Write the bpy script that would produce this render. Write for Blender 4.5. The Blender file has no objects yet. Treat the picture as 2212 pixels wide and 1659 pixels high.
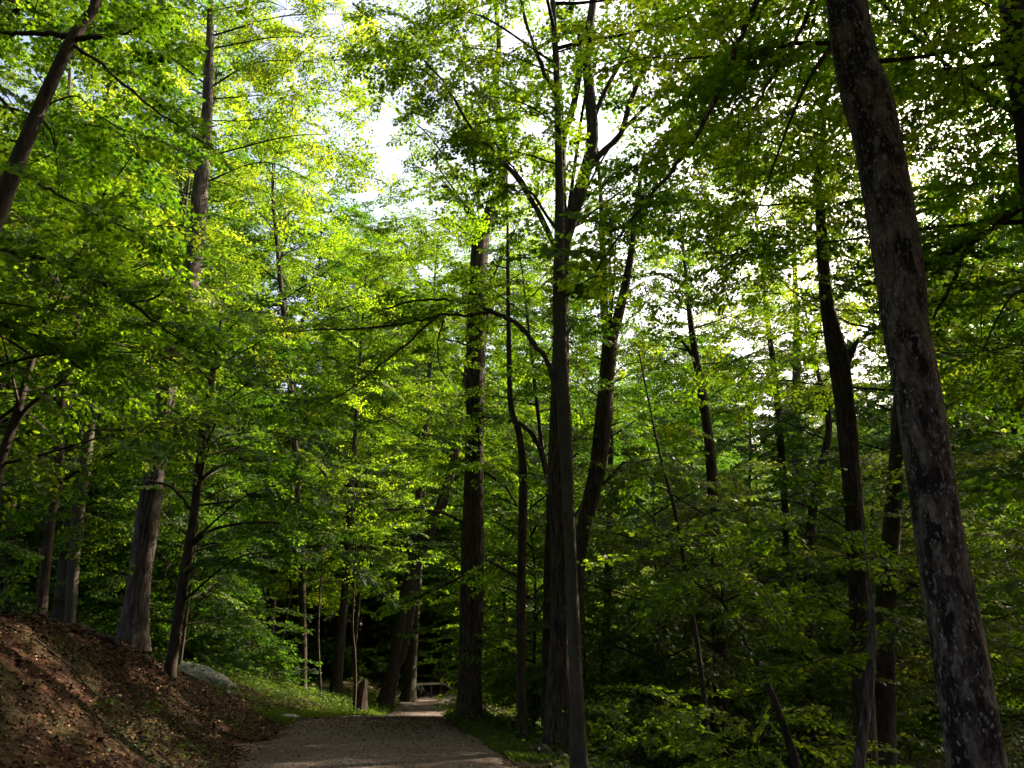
import bpy, math, random
import numpy as np
from mathutils import Vector

R = math.radians
S = bpy.context.scene
C = S.collection

# ------------------------------------------------------------------ camera, sky, sun, exposure
F_PX, CX, CY, TILT, EYE = 1736.0, 1106.0, 829.5, R(18.7), 1.6
cam_d = bpy.data.cameras.new('camera')
cam = bpy.data.objects.new('camera', cam_d); C.objects.link(cam)
cam.location = (0, 0, EYE)
cam.rotation_euler = (R(90) + TILT, 0, 0)
cam_d.sensor_width = 36.0
cam_d.lens = 36.0 * F_PX / 2212.0
cam_d.clip_start = 0.05
cam_d.clip_end = 2000
S.camera = cam

SUN_AZ, SUN_EL = R(56), R(36)
w = bpy.data.worlds.new('World'); S.world = w; w.use_nodes = True
nt = w.node_tree; nt.nodes.clear()
sky = nt.nodes.new('ShaderNodeTexSky'); sky.sky_type = 'NISHITA'; sky.sun_disc = False
sky.sun_elevation = SUN_EL; sky.sun_rotation = SUN_AZ; sky.air_density = 1.0; sky.dust_density = 10.0; sky.ozone_density = 1.0
bg = nt.nodes.new('ShaderNodeBackground'); bg.inputs['Strength'].default_value = 0.13
out = nt.nodes.new('ShaderNodeOutputWorld')
nt.links.new(sky.outputs[0], bg.inputs[0]); nt.links.new(bg.outputs[0], out.inputs[0])
sl = bpy.data.lights.new('sun', 'SUN'); sl.energy = 5.0; sl.angle = R(0.5); sl.color = (1.0, 0.86, 0.64)
so = bpy.data.objects.new('sun', sl); C.objects.link(so)
sun_dir = Vector((math.sin(SUN_AZ) * math.cos(SUN_EL), math.cos(SUN_AZ) * math.cos(SUN_EL), math.sin(SUN_EL)))
so.rotation_euler = sun_dir.to_track_quat('Z', 'Y').to_euler(); so.location = (30, 10, 40)
S.view_settings.view_transform = 'Standard'; S.view_settings.look = 'None'
S.view_settings.exposure = 1.93; S.view_settings.gamma = 1.0
S.render.engine = 'CYCLES'
cy = S.cycles
cy.max_bounces = 6; cy.diffuse_bounces = 4; cy.glossy_bounces = 2; cy.transmission_bounces = 5; cy.transparent_max_bounces = 4
cy.caustics_reflective = False; cy.caustics_refractive = False
cy.sample_clamp_indirect = 6.0
cy.use_denoising = True
try: cy.denoiser = 'OPENIMAGEDENOISE'
except Exception: pass

# ------------------------------------------------------------------ helpers
def ray(px, py):
    r, u = (px - CX) / F_PX, (CY - py) / F_PX
    return np.array([r, math.cos(TILT) - u * math.sin(TILT), math.sin(TILT) + u * math.cos(TILT)])
def at(px, py, D):
    """world point seen at a picture point when it stands D metres ahead; second value: metres per picture unit there"""
    d = ray(px, py); t = D / d[1]
    return np.array([d[0] * t, D, EYE + d[2] * t]), t / F_PX

def sst(a, b, x):
    t = np.clip((np.asarray(x, float) - a) / (b - a), 0, 1); return t * t * (3 - 2 * t)

_g = np.random.RandomState(5)
_waves = [(_g.uniform(-1, 1) * f, _g.uniform(-1, 1) * f, _g.uniform(0, 6.3), a) for f, a in
          [(0.12, .16), (0.15, .14), (0.3, .07), (0.35, .06), (0.7, .035), (0.8, .03), (1.6, .014), (1.9, .012), (3.4, .007)] for _ in range(2)]
def lump(x, y):
    s = 0
    for a, b, p, k in _waves: s = s + k * np.sin(a * x * 2 + b * y * 2 + p)
    return s
PY = np.array([-30., 0, 8, 13.4, 17, 21.5, 24, 28, 35, 42, 47, 51, 54])
PX = np.array([0.6, -0.9, -1.5, -2.1, -2.75, -3.4, -3.1, -3.15, -3.65, -3.9, -3.2, -0.6, 3.5])
PW = np.array([2.5, 2.5, 2.45, 2.35, 2.2, 1.9, 1.4, 1.2, 1.2, 1.1, 1.1, 1.2, 1.3])
def path_x(y): return np.interp(y, PY[:10], PX[:10])
def path_w(y): return np.interp(y, PY[:10], PW[:10])
def hgt(x, y):
    x = np.asarray(x, float); y = np.asarray(y, float)
    px, pw = path_x(y), path_w(y)
    prof = np.interp(y, [-30, 8, 14, 21, 24, 27, 34, 45, 60, 80, 120, 200, 400], [-.1, -.05, 0, .12, .0, -.3, -.45, -.5, -.1, 1.0, 5.0, 11, 20])
    left = (px - pw) - x
    H = np.interp(y, [-30, 6, 11, 14, 17, 20, 23, 30, 60], [2.1, 2.1, 2.15, 2.0, 1.7, 1.2, .6, .4, .5])
    bank = (.45 * sst(-.2, 3.3, left) + .55 * np.clip(left / 3.1, 0, 1)) * H + np.clip(left - 3.4, 0, 40) * .05 * sst(60, 20, y)
    right = x - (px + pw)
    drop = sst(0.3, 6.5, right) * np.interp(y, [-30, 5, 12, 20, 30, 45, 60], [-1.2, -1.2, -1.5, -1.5, -1.2, -.5, 0]) \
        + sst(9, 30, right) * np.interp(y, [-30, 60, 90], [1.6, 1.2, .4])
    off = sst(0.0, 2.5, np.maximum(left, right))
    return prof + bank + drop + lump(x, y) * (0.12 + .88 * off)
def hz(x, y): return float(hgt(x, y))

class MB:
    def __init__(s): s.v, s.f, s.n = [], [], 0
    def add(s, verts, faces, mat=0, tint=None):
        verts = np.asarray(verts, np.float32).reshape(-1, 3); faces = np.asarray(faces, np.int64)
        t = np.zeros(len(verts), np.float32) if tint is None else np.asarray(tint, np.float32)
        s.v.append((verts, t)); s.f.append((faces + s.n, mat)); s.n += len(verts)
    def build(s, name, mats, parent=None, origin=None, smooth=()):
        V = np.concatenate([v for v, _ in s.v]); T = np.concatenate([t for _, t in s.v])
        if origin is not None: V = V - np.asarray(origin, np.float32)
        idx = np.concatenate([f.ravel() for f, _ in s.f]); tot = np.concatenate([np.full(len(f), f.shape[1]) for f, _ in s.f])
        mi = np.concatenate([np.full(len(f), m) for f, m in s.f])
        me = bpy.data.meshes.new(name)
        me.vertices.add(len(V)); me.loops.add(len(idx)); me.polygons.add(len(tot))
        me.vertices.foreach_set('co', V.ravel())
        me.loops.foreach_set('vertex_index', idx.astype(np.int32))
        me.polygons.foreach_set('loop_start', np.concatenate([[0], np.cumsum(tot)[:-1]]).astype(np.int32))
        me.polygons.foreach_set('material_index', mi.astype(np.int32))
        me.polygons.foreach_set('use_smooth', np.isin(mi, list(smooth)))
        me.update(calc_edges=True)
        a = me.attributes.new('tint', 'FLOAT', 'POINT'); a.data.foreach_set('value', T)
        for m in mats: me.materials.append(m)
        o = bpy.data.objects.new(name, me); C.objects.link(o)
        if parent is not None: o.parent = parent
        return o

def crom(P, n):
    """Catmull-Rom through rows of P (any width), n steps per span"""
    P = np.asarray(P, float)
    if len(P) < 3:
        t = np.linspace(0, 1, n + 1)[:, None]; return P[0] * (1 - t) + P[-1] * t
    Q = np.vstack([2 * P[0] - P[1], P, 2 * P[-1] - P[-2]]); o = []
    for i in range(1, len(Q) - 2):
        for k in range(n):
            t = k / n; a, b, c, d = Q[i - 1], Q[i], Q[i + 1], Q[i + 2]
            o.append(.5 * ((2 * b) + (c - a) * t + (2 * a - 5 * b + 4 * c - d) * t * t + (3 * b - a - 3 * c + d) * t ** 3))
    o.append(P[-1]); return np.array(o)

def tube(mb, P, rad, sides=12, mat=0, rough=0.0, seed=0, flare=0.0, cap=True):
    P = np.asarray(P, float); rad = np.asarray(rad, float); n = len(P)
    T = np.gradient(P, axis=0); T /= np.linalg.norm(T, axis=1)[:, None] + 1e-9
    ref = np.array([1., 0, 0]) if abs(T[0][0]) < .8 else np.array([0, 1., 0])
    rs = np.random.RandomState(seed); ph = rs.uniform(0, 6.28, 8)
    ang = np.linspace(0, 2 * np.pi, sides, endpoint=False); rings = []
    d = np.concatenate([[0], np.cumsum(np.linalg.norm(np.diff(P, axis=0), axis=1))])
    for i in range(n):
        u = np.cross(T[i], ref); u /= np.linalg.norm(u); v = np.cross(T[i], u); ref = -np.cross(T[i], u) if False else np.cross(u, T[i]) * -1
        ref = np.cross(v, T[i]) if False else ref
        ref = np.cross(u, T[i]); ref = ref / (np.linalg.norm(ref) + 1e-9)
        # keep the frame steady
        ref = np.cross(T[i], np.cross(ref, T[i]))
        r = rad[i] * np.ones(sides)
        if rough:
            r = r * (1 + rough * (np.sin(3 * ang + ph[0] + d[i] * .5) * .5 + np.sin(2 * ang + ph[1] - d[i] * .9) * .6 + np.sin(5 * ang + ph[2] + d[i] * 1.3) * .35
                                  + np.sin(8 * ang + ph[3] + d[i] * 2.1) * .22 + np.sin(d[i] * 3.1 + ph[4]) * .3 + np.sin(d[i] * 1.1 + ph[5]) * .4))
        if flare:
            k = math.exp(-d[i] / (rad[0] * 2.2)); r = r * (1 + flare * k * (1 + .55 * np.sin(5 * ang + ph[6]) + .3 * np.sin(3 * ang + ph[7])))
        rings.append(P[i] + np.cos(ang)[:, None] * r[:, None] * u + np.sin(ang)[:, None] * r[:, None] * v)
        ref = v if False else ref
    V = np.array(rings).reshape(-1, 3)
    i, j = np.meshgrid(np.arange(n - 1), np.arange(sides), indexing='ij'); j2 = (j + 1) % sides
    Fq = np.stack([i * sides + j, i * sides + j2, (i + 1) * sides + j2, (i + 1) * sides + j], -1).reshape(-1, 4)
    mb.add(V, Fq, mat)
    if cap: mb.add(rings[-1], [list(range(sides))], mat)

def prisms(mb, p0, p1, r0, r1, mat=0):
    p0, p1 = np.asarray(p0, float), np.asarray(p1, float); n = len(p0)
    if n == 0: return
    t = p1 - p0; t /= np.linalg.norm(t, axis=1)[:, None] + 1e-9
    ref = np.where(np.abs(t[:, 2:3]) > .9, [[1., 0, 0]], [[0, 0, 1.]])
    u = np.cross(t, ref); u /= np.linalg.norm(u, axis=1)[:, None]; v = np.cross(t, u)
    r0 = np.broadcast_to(r0, n)[:, None]; r1 = np.broadcast_to(r1, n)[:, None]
    V = np.empty((n, 6, 3))
    for k in range(3):
        a = k * 2.0944; w_ = u * math.cos(a) + v * math.sin(a)
        V[:, k] = p0 + w_ * r0; V[:, 3 + k] = p1 + w_ * r1
    b = (np.arange(n) * 6)[:, None, None]
    Fq = (np.array([[0, 1, 4, 3], [1, 2, 5, 4], [2, 0, 3, 5]])[None] + b).reshape(-1, 4)
    mb.add(V.reshape(-1, 3), Fq, mat)

def zz(x, y, fold=.28, droop=.22): return -fold * abs(y) - droop * x * x
_m = [(0, 0), (-.10, .30), (.14, .27), (.26, .58), (.42, .30), (.62, .34), (.62, .16), (1, 0)]
MAPLE = (np.array([(x, y, zz(x, y)) for x, y in _m] + [(x, -y, zz(x, y)) for x, y in _m[1:-1]]), [[0, 7, 6, 5, 4, 3, 2, 1], [0, 8, 9, 10, 11, 12, 13, 7]])
_o = [(0, 0), (.3, .27), (.68, .24), (1, 0)]
OVATE = (np.array([(x, y, zz(x, y)) for x, y in _o] + [(x, -y, zz(x, y)) for x, y in _o[1:-1]]), [[0, 3, 2, 1], [0, 4, 5, 3]])
KITE = (np.array([(0, 0, 0), (.45, .36, -.1), (1, 0, -.1), (.45, -.36, -.1)]), [[0, 3, 2, 1]])
def leaves(mb, pos, ax, nr, size, tint, shape, mat=0):
    tv, tf = shape; n = len(pos)
    if n == 0: return
    ax = ax / (np.linalg.norm(ax, axis=1)[:, None] + 1e-9)
    nr = nr - ax * np.sum(nr * ax, 1)[:, None]; nr /= np.linalg.norm(nr, axis=1)[:, None] + 1e-9
    b = np.cross(nr, ax); s = np.asarray(size)[:, None, None]
    V = pos[:, None] + s * (tv[None, :, 0:1] * ax[:, None] + tv[None, :, 1:2] * b[:, None] + tv[None, :, 2:3] * nr[:, None])
    k = len(tv); base = (np.arange(n) * k)[:, None, None]
    mb.add(V.reshape(-1, 3), (np.array(tf)[None] + base).reshape(-1, len(tf[0])), mat, np.repeat(tint, k))

# ---- sprays: flat fans of twigs with leaves
class Spray: pass
def make_spray(rng, L, leaf, gap):
    pos, ax, tw0, tw1, tr = [], [], [], [], []
    def twig(p, yaw, ln, r, depth):
        n = max(2, int(ln / .16)); q = np.array(p, float); pit = rng.uniform(-.08, .12); y = yaw; step = ln / n; acc = gap * .4; side = 1
        for i in range(n):
            y += rng.uniform(-.14, .14); pit -= .05 * (1 if depth == 0 else 1.3)
            d = np.array([math.cos(y) * math.cos(pit), math.sin(y) * math.cos(pit), math.sin(pit)]); e = q + d * step
            tw0.append(q.copy()); tw1.append(e.copy()); tr.append(r * (1 - i / n * .7))
            a = 0.
            while acc < step:
                o = q + d * acc; side = -side
                if depth > 0 or i > n * .25:
                    la = y + side * rng.uniform(.5, 1.2); lp = rng.uniform(-.55, .12)
                    l = np.array([math.cos(la) * math.cos(lp), math.sin(la) * math.cos(lp), math.sin(lp)])
                    pos.append(o + l * leaf * .35); ax.append(l)
                acc += gap * rng.uniform(.7, 1.3)
            acc -= step
            if depth == 0 and i > 0:
                for sd in ((-1, 1) if rng.rand() < .75 else (rng.choice([-1, 1]),)):
                    f = (1 - (i / n) * .75) * rng.uniform(.55, 1.1)
                    twig(q, y + sd * rng.uniform(.6, 1.0), L * .46 * f, r * .55, 1)
            elif depth == 1 and i > 0 and ln > .45 and rng.rand() < .55:
                twig(q, y + rng.choice([-1, 1]) * rng.uniform(.6, 1.0), ln * .4, r * .6, 2)
            q = e
        l = q - tw0[-1]; pos.append(q.copy()); ax.append(l / np.linalg.norm(l))
    twig((0, 0, 0), 0, L, .009, 0)
    s = Spray(); s.p = np.array(pos); s.a = np.array(ax); s.t0 = np.array(tw0); s.t1 = np.array(tw1); s.r = np.array(tr); s.leaf = leaf
    return s
_r = np.random.RandomState(11)
SP_NEAR = [make_spray(_r, 1.25, .077, .052) for _ in range(9)]
SP_MID = [make_spray(_r, 1.45, .095, .056) for _ in range(9)]
SP_FAR = [make_spray(_r, 1.75, .140, .082) for _ in range(9)]

def rot(yaw, pitch, roll):
    cy_, sy = math.cos(yaw), math.sin(yaw); cp, sp = math.cos(pitch), math.sin(pitch); cr, sr = math.cos(roll), math.sin(roll)
    Rz = np.array([[cy_, -sy, 0], [sy, cy_, 0], [0, 0, 1]]); Ry = np.array([[cp, 0, -sp], [0, 1, 0], [sp, 0, cp]]); Rx = np.array([[1, 0, 0], [0, cr, -sr], [0, sr, cr]])
    return Rz @ Ry @ Rx

class Crown:
    def __init__(s, rng, lib, shape, keep=1.0): s.rng, s.lib, s.shape, s.keep = rng, lib, shape, keep; s.L = []; s.T = []; s.n = 0
    def spray(s, p, yaw, pitch=0., roll=0., sc=1., tint=None):
        g = s.rng; t = s.lib[g.randint(len(s.lib))]; M = rot(yaw, pitch, roll) * sc
        P = t.p @ M.T + p; A = t.a @ M.T / sc
        if s.keep < 1: k = g.rand(len(P)) < s.keep; P, A = P[k], A[k]
        N = np.array([0, 0, 1.]) @ M.T / sc + g.normal(0, .5, (len(P), 3))
        tn = (g.rand() if tint is None else tint)
        s.L.append((P, A, N, t.leaf * g.uniform(.5, 1.35, len(P)) * (.6 + .4 * sc), np.clip(tn * .5 + g.rand(len(P)) * .5, 0, 1)))
        s.T.append((t.t0 @ M.T + p, t.t1 @ M.T + p, t.r * sc)); s.n += len(P)
    def branch(s, pts, r0, r1=.008, mbark=None, sides=6):
        s.T.append((pts[:-1], pts[1:], np.linspace(r0, r1, len(pts) - 1)))
    def limb(s, p0, az, el, ln, r0, up=0., dens=.5, sc=1., t_in=.25):
        """a bough from p0 with sprays along its outer part"""
        g = s.rng; n = max(4, int(ln / .5)); q = np.array(p0, float); pts = [q.copy()]; a, e = az, el
        for i in range(n):
            a += g.uniform(-.13, .13); e += (up - e) * .18 + g.uniform(-.14, .12)
            q = q + np.array([math.cos(a) * math.cos(e), math.sin(a) * math.cos(e), math.sin(e)]) * (ln / n); pts.append(q.copy())
        pts = np.array(pts); s.branch(pts, r0)
        ns = max(2, int(ln / dens)); side = 1
        for k in range(ns):
            t = t_in + (1 - t_in) * (k + g.uniform(.1, .9)) / ns; f = t * n; i = min(int(f), n - 1); p = pts[i] + (pts[i + 1] - pts[i]) * (f - i)
            side = -side; s.spray(p + g.normal(0, .04, 3), a + side * g.uniform(.5, 1.25), g.uniform(-.38, .3), g.normal(0, .34), sc * g.uniform(.6, 1.2))
        s.spray(pts[-1], a, e * .5, g.normal(0, .15), sc)
    def cluster(s, c, rad, n, src=None, flat=.55, sc=1., lean=0.):
        """n sprays about point c inside an ellipsoid rad (x,y,z), fed by a bough from src"""
        g = s.rng; c = np.array(c, float)
        if src is not None:
            src = np.array(src, float); m = (src + c) / 2 + [g.normal(0, .2), g.normal(0, .2), .12 * np.linalg.norm(c - src)]
            pts = crom([src, m, c], 6); s.branch(pts, .012 + .007 * np.linalg.norm(c - src), .01)
        for k in range(n):
            d = g.normal(0, 1, 3); d /= np.linalg.norm(d); d *= g.rand() ** .45
            p = c + d * rad; yaw = math.atan2(d[1], d[0]) + g.normal(0, .6)
            hub = c + d * np.array(rad) * .25
            s.T.append((np.array([hub]), np.array([p]), np.array([.007])))
            s.spray(p, yaw, g.uniform(-.45, .25) + lean, g.normal(0, .35), sc * g.uniform(.7, 1.15))
    def into(s, mb, mt):
        if s.L:
            P, A, N, Z, T = (np.concatenate([l[i] for l in s.L]) for i in range(5)); leaves(mb, P, A, N, Z, T, s.shape)
        if s.T:
            a, b, r = (np.concatenate([t[i] for t in s.T]) for i in range(3)); prisms(mt, a, b, r, r * .8)
    def build(s, parent, mats, origin=None):
        mb, mt = MB(), MB(); s.into(mb, mt); c = mb.build('crown', mats[:1], parent, origin); mt.build('twigs', mats[1:], c, origin); return c

def tag(o, label=None, cat=None, group=None, kind=None):
    for k, v in (('label', label), ('category', cat), ('group', group), ('kind', kind)):
        if v: o[k] = v
    return o
def empty(name, loc, rz=0, sc=1):
    o = bpy.data.objects.new(name, None); C.objects.link(o); o.location = loc; o.rotation_euler = (0, 0, rz); o.scale = (sc,) * 3
    o.empty_display_size = .3; return o

# ------------------------------------------------------------------ materials
def mat(name):
    m = bpy.data.materials.new(name); m.use_nodes = True; n = m.node_tree; n.nodes.clear()
    o = n.nodes.new('ShaderNodeOutputMaterial'); return m, n, o
def ramp(n, stops, interp='LINEAR'):
    r = n.nodes.new('ShaderNodeValToRGB'); e = r.color_ramp.elements; r.color_ramp.interpolation = interp
    while len(e) < len(stops): e.new(.5)
    for el, (p, c) in zip(e, stops): el.position = p; el.color = (*c, 1)
    return r
def leaf_mat(name, cols, tcols, trans=.5, vary=.9):
    m, n, o = mat(name)
    at_ = n.nodes.new('ShaderNodeAttribute'); at_.attribute_name = 'tint'
    oi = n.nodes.new('ShaderNodeObjectInfo')
    mx = n.nodes.new('ShaderNodeMath'); mx.operation = 'MULTIPLY_ADD'; mx.inputs[1].default_value = .35 * vary; mx.use_clamp = True
    ml = n.nodes.new('ShaderNodeMath'); ml.operation = 'MULTIPLY'; ml.inputs[1].default_value = 1 - .35 * vary
    n.links.new(at_.outputs['Fac'], ml.inputs[0]); n.links.new(oi.outputs['Random'], mx.inputs[0]); n.links.new(ml.outputs[0], mx.inputs[2])
    r1, r2 = ramp(n, cols), ramp(n, tcols)
    n.links.new(mx.outputs[0], r1.inputs[0]); n.links.new(mx.outputs[0], r2.inputs[0])
    p = n.nodes.new('ShaderNodeBsdfPrincipled'); p.inputs['Roughness'].default_value = .5
    p.inputs['Specular IOR Level'].default_value = .2
    t = n.nodes.new('ShaderNodeBsdfTranslucent'); mix = n.nodes.new('ShaderNodeMixShader'); mix.inputs[0].default_value = trans
    n.links.new(r1.outputs[0], p.inputs['Base Color']); n.links.new(r2.outputs[0], t.inputs[0])
    n.links.new(p.outputs[0], mix.inputs[1]); n.links.new(t.outputs[0], mix.inputs[2]); n.links.new(mix.outputs[0], o.inputs[0])
    return m
def bark_mat(name, stops, scale=(9, 9, 1.6), bump=.5, spots=None, detail=6, dist=.03):
    m, n, o = mat(name); tc = n.nodes.new('ShaderNodeTexCoord'); mp = n.nodes.new('ShaderNodeMapping'); mp.inputs['Scale'].default_value = scale
    n.links.new(tc.outputs['Object'], mp.inputs[0])
    no = n.nodes.new('ShaderNodeTexNoise'); no.inputs['Scale'].default_value = 1.0; no.inputs['Detail'].default_value = detail; no.inputs['Roughness'].default_value = .65; no.inputs['Distortion'].default_value = .4
    n.links.new(mp.outputs[0], no.inputs[0]); r = ramp(n, stops); n.links.new(no.outputs[0], r.inputs[0]); col = r.outputs[0]
    if spots:
        for sc_, lo, hi, c in spots:
            mp2 = n.nodes.new('ShaderNodeMapping'); mp2.inputs['Scale'].default_value = sc_; n.links.new(tc.outputs['Object'], mp2.inputs[0])
            n2 = n.nodes.new('ShaderNodeTexNoise'); n2.inputs['Scale'].default_value = 1.; n2.inputs['Detail'].default_value = 5; n2.inputs['Roughness'].default_value = .6
            n.links.new(mp2.outputs[0], n2.inputs[0])
            mr = n.nodes.new('ShaderNodeMapRange'); mr.inputs[1].default_value = lo; mr.inputs[2].default_value = hi; n.links.new(n2.outputs[0], mr.inputs[0])
            mxx = n.nodes.new('ShaderNodeMix'); mxx.data_type = 'RGBA'; mxx.inputs[7].default_value = (*c, 1)
            n.links.new(mr.outputs[0], mxx.inputs[0]); n.links.new(col, mxx.inputs[6]); col = mxx.outputs[2]
    p = n.nodes.new('ShaderNodeBsdfPrincipled'); p.inputs['Roughness'].default_value = .9; p.inputs['Specular IOR Level'].default_value = .2
    n.links.new(col, p.inputs['Base Color'])
    b = n.nodes.new('ShaderNodeBump'); b.inputs['Strength'].default_value = bump; b.inputs['Distance'].default_value = dist
    n.links.new(no.outputs[0], b.inputs['Height']); n.links.new(b.outputs[0], p.inputs['Normal']); n.links.new(p.outputs[0], o.inputs[0])
    return m
G_A = [(0, (.016, .042, .005)), (.5, (.036, .08, .008)), (1, (.085, .125, .014))]
T_A = [(0, (.062, .152, .003)), (.5, (.175, .32, .004)), (1, (.52, .57, .02))]
M_leaf = leaf_mat('maple_leaf_green', G_A, T_A, .58)
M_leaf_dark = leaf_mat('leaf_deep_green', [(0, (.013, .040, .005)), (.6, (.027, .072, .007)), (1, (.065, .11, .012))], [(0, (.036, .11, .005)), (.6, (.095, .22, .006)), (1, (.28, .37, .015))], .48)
M_leaf_shade = leaf_mat('maple_leaf_thin', G_A, T_A, .68)
M_leaf_warm = leaf_mat('leaf_yellow_green_sunlit', [(0, (.03, .075, .005)), (.6, (.07, .14, .01)), (1, (.15, .18, .015))], [(0, (.12, .28, .005)), (.6, (.34, .54, .008)), (1, (.66, .68, .03))], .5)  # lighter, yellower leaf colour with sun glow painted in; also varies other crowns
M_leaf_dull = leaf_mat('leaf_dull_olive', [(0, (.02, .035, .008)), (.6, (.05, .065, .014)), (1, (.10, .09, .02))], [(0, (.07, .13, .012)), (.7, (.19, .27, .02)), (1, (.5, .38, .05))], .5)
M_bark = bark_mat('bark_brown', [(.3, (.012, .008, .006)), (.5, (.040, .028, .021)), (.7, (.075, .056, .042))], (15, 15, 3.5), .8)
M_furrow = bark_mat('bark_furrowed', [(.36, (.012, .008, .006)), (.5, (.050, .034, .026)), (.66, (.105, .076, .060))], (23, 23, 3.4), 1.0, dist=.06)
M_pale = bark_mat('bark_pale_furrowed', [(.36, (.026, .018, .015)), (.5, (.090, .068, .060)), (.66, (.19, .155, .145))], (23, 23, 3.0), 1.0, dist=.06)
M_grey = bark_mat('bark_smooth_grey', [(.3, (.036, .029, .021)), (.6, (.072, .060, .045)), (.8, (.105, .090, .070))], (6, 6, 4), .35,
                  spots=[((10, 10, 20), .58, .68, (.02, .017, .014)), ((3, 3, 1.2), .5, .7, (.05, .055, .03))])
M_mottle = bark_mat('bark_mottled', [(.3, (.055, .036, .029)), (.5, (.118, .080, .066)), (.72, (.20, .145, .125))], (30, 30, 11), 1.0,
                    spots=[((6.0, 6.0, 2.4), .43, .55, (.018, .011, .010)), ((38, 38, 19), .58, .67, (.34, .29, .27)), ((15, 15, 7), .56, .66, (.19, .15, .135)), ((3, 3, .9), .64, .74, (.09, .085, .04))])
M_twig = bark_mat('twig_bark', [(.3, (.014, .010, .007)), (.7, (.045, .032, .024))], (20, 20, 20), .2, detail=2)

# ------------------------------------------------------------------ ground, path
def axis(segs):
    o = []
    for a, b, st in segs: o += list(np.arange(a, b, st))
    return np.array(o + [segs[-1][1]])
gx = axis([(-260, -60, 8), (-60, -22, 1.5), (-22, -12, .5), (-12, 6, .12), (6, 16, .4), (16, 60, 1.5), (60, 260, 8)])
gy = axis([(-40, 6, 2), (6, 30, .14), (30, 50, .35), (50, 100, 1.2), (100, 400, 8)])
X, Y = np.meshgrid(gx, gy, indexing='ij'); Z = hgt(X, Y)
rs = np.random.RandomState(3)
onp = (np.abs(X - path_x(Y)) < path_w(Y) + .35) & (Y < 46)
Z = Z + np.where((Y < 50) & ~onp, rs.normal(0, .018, Z.shape), 0)
nx, ny = X.shape
i, j = np.meshgrid(np.arange(nx - 1), np.arange(ny - 1), indexing='ij')
Fg = np.stack([i * ny + j, (i + 1) * ny + j, (i + 1) * ny + j + 1, i * ny + j + 1], -1).reshape(-1, 4)
m, n, o = mat('forest_floor'); tc = n.nodes.new('ShaderNodeTexCoord')
n1 = n.nodes.new('ShaderNodeTexNoise'); n1.inputs['Scale'].default_value = 11; n1.inputs['Detail'].default_value = 8; n1.inputs['Roughness'].default_value = .75
n2 = n.nodes.new('ShaderNodeTexNoise'); n2.inputs['Scale'].default_value = .5; n2.inputs['Detail'].default_value = 4
for q in (n1, n2): n.links.new(tc.outputs['Object'], q.inputs[0])
r1 = ramp(n, [(.3, (.012, .005, .003)), (.5, (.040, .017, .009)), (.68, (.085, .038, .022))]); r2 = ramp(n, [(.46, (0, 0, 0)), (.62, (1, 1, 1))])
mx = n.nodes.new('ShaderNodeMix'); mx.data_type = 'RGBA'; mx.inputs[7].default_value = (.03, .05, .012, 1)
n.links.new(n1.outputs[0], r1.inputs[0]); n.links.new(n2.outputs[0], r2.inputs[0])
mm = n.nodes.new('ShaderNodeMath'); mm.operation = 'MULTIPLY'; mm.inputs[1].default_value = .55; n.links.new(r2.outputs[0], mm.inputs[0])
n.links.new(mm.outputs[0], mx.inputs[0]); n.links.new(r1.outputs[0], mx.inputs[6])
p = n.nodes.new('ShaderNodeBsdfPrincipled'); p.inputs['Roughness'].default_value = .95; p.inputs['Specular IOR Level'].default_value = .15
bp = n.nodes.new('ShaderNodeBump'); bp.inputs['Strength'].default_value = .8; bp.inputs['Distance'].default_value = .05
n.links.new(n1.outputs[0], bp.inputs['Height']); n.links.new(bp.outputs[0], p.inputs['Normal']); n.links.new(mx.outputs[2], p.inputs['Base Color']); n.links.new(p.outputs[0], o.inputs[0])
M_ground = m
mb = MB(); mb.add(np.stack([X, Y, Z], -1).reshape(-1, 3), Fg)
tag(mb.build('ground', [M_ground], smooth=(0,)), 'brown leafy forest floor with a bank on the left', kind='structure')

m, n, o = mat('gravel_track'); tc = n.nodes.new('ShaderNodeTexCoord')
n1 = n.nodes.new('ShaderNodeTexNoise'); n1.inputs['Scale'].default_value = 14; n1.inputs['Detail'].default_value = 8; n1.inputs['Roughness'].default_value = .95
n2 = n.nodes.new('ShaderNodeTexNoise'); n2.inputs['Scale'].default_value = .9; n2.inputs['Detail'].default_value = 5
for q in (n1, n2): n.links.new(tc.outputs['Object'], q.inputs[0])
r1 = ramp(n, [(.33, (.024, .016, .016)), (.5, (.080, .054, .045)), (.68, (.24, .18, .155))]); r2 = ramp(n, [(.40, (0, 0, 0)), (.56, (1, 1, 1))])
mx = n.nodes.new('ShaderNodeMix'); mx.data_type = 'RGBA'; mx.inputs[7].default_value = (.07, .042, .030, 1)
n.links.new(n1.outputs[0], r1.inputs[0]); n.links.new(n2.outputs[0], r2.inputs[0]); n.links.new(r2.outputs[0], mx.inputs[0]); n.links.new(r1.outputs[0], mx.inputs[6])
p = n.nodes.new('ShaderNodeBsdfPrincipled'); p.inputs['Roughness'].default_value = .9
bp = n.nodes.new('ShaderNodeBump'); bp.inputs['Strength'].default_value = .6; bp.inputs['Distance'].default_value = .02
n.links.new(n1.outputs[0], bp.inputs['Height']); n.links.new(bp.outputs[0], p.inputs['Normal']); n.links.new(mx.outputs[2], p.inputs['Base Color']); n.links.new(p.outputs[0], o.inputs[0])
cl = crom(np.stack([PX, PY, PW], 1), 26); sides = 34; V = []
tn = np.gradient(cl[:, :2], axis=0); tn /= np.linalg.norm(tn, axis=1)[:, None]
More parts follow.
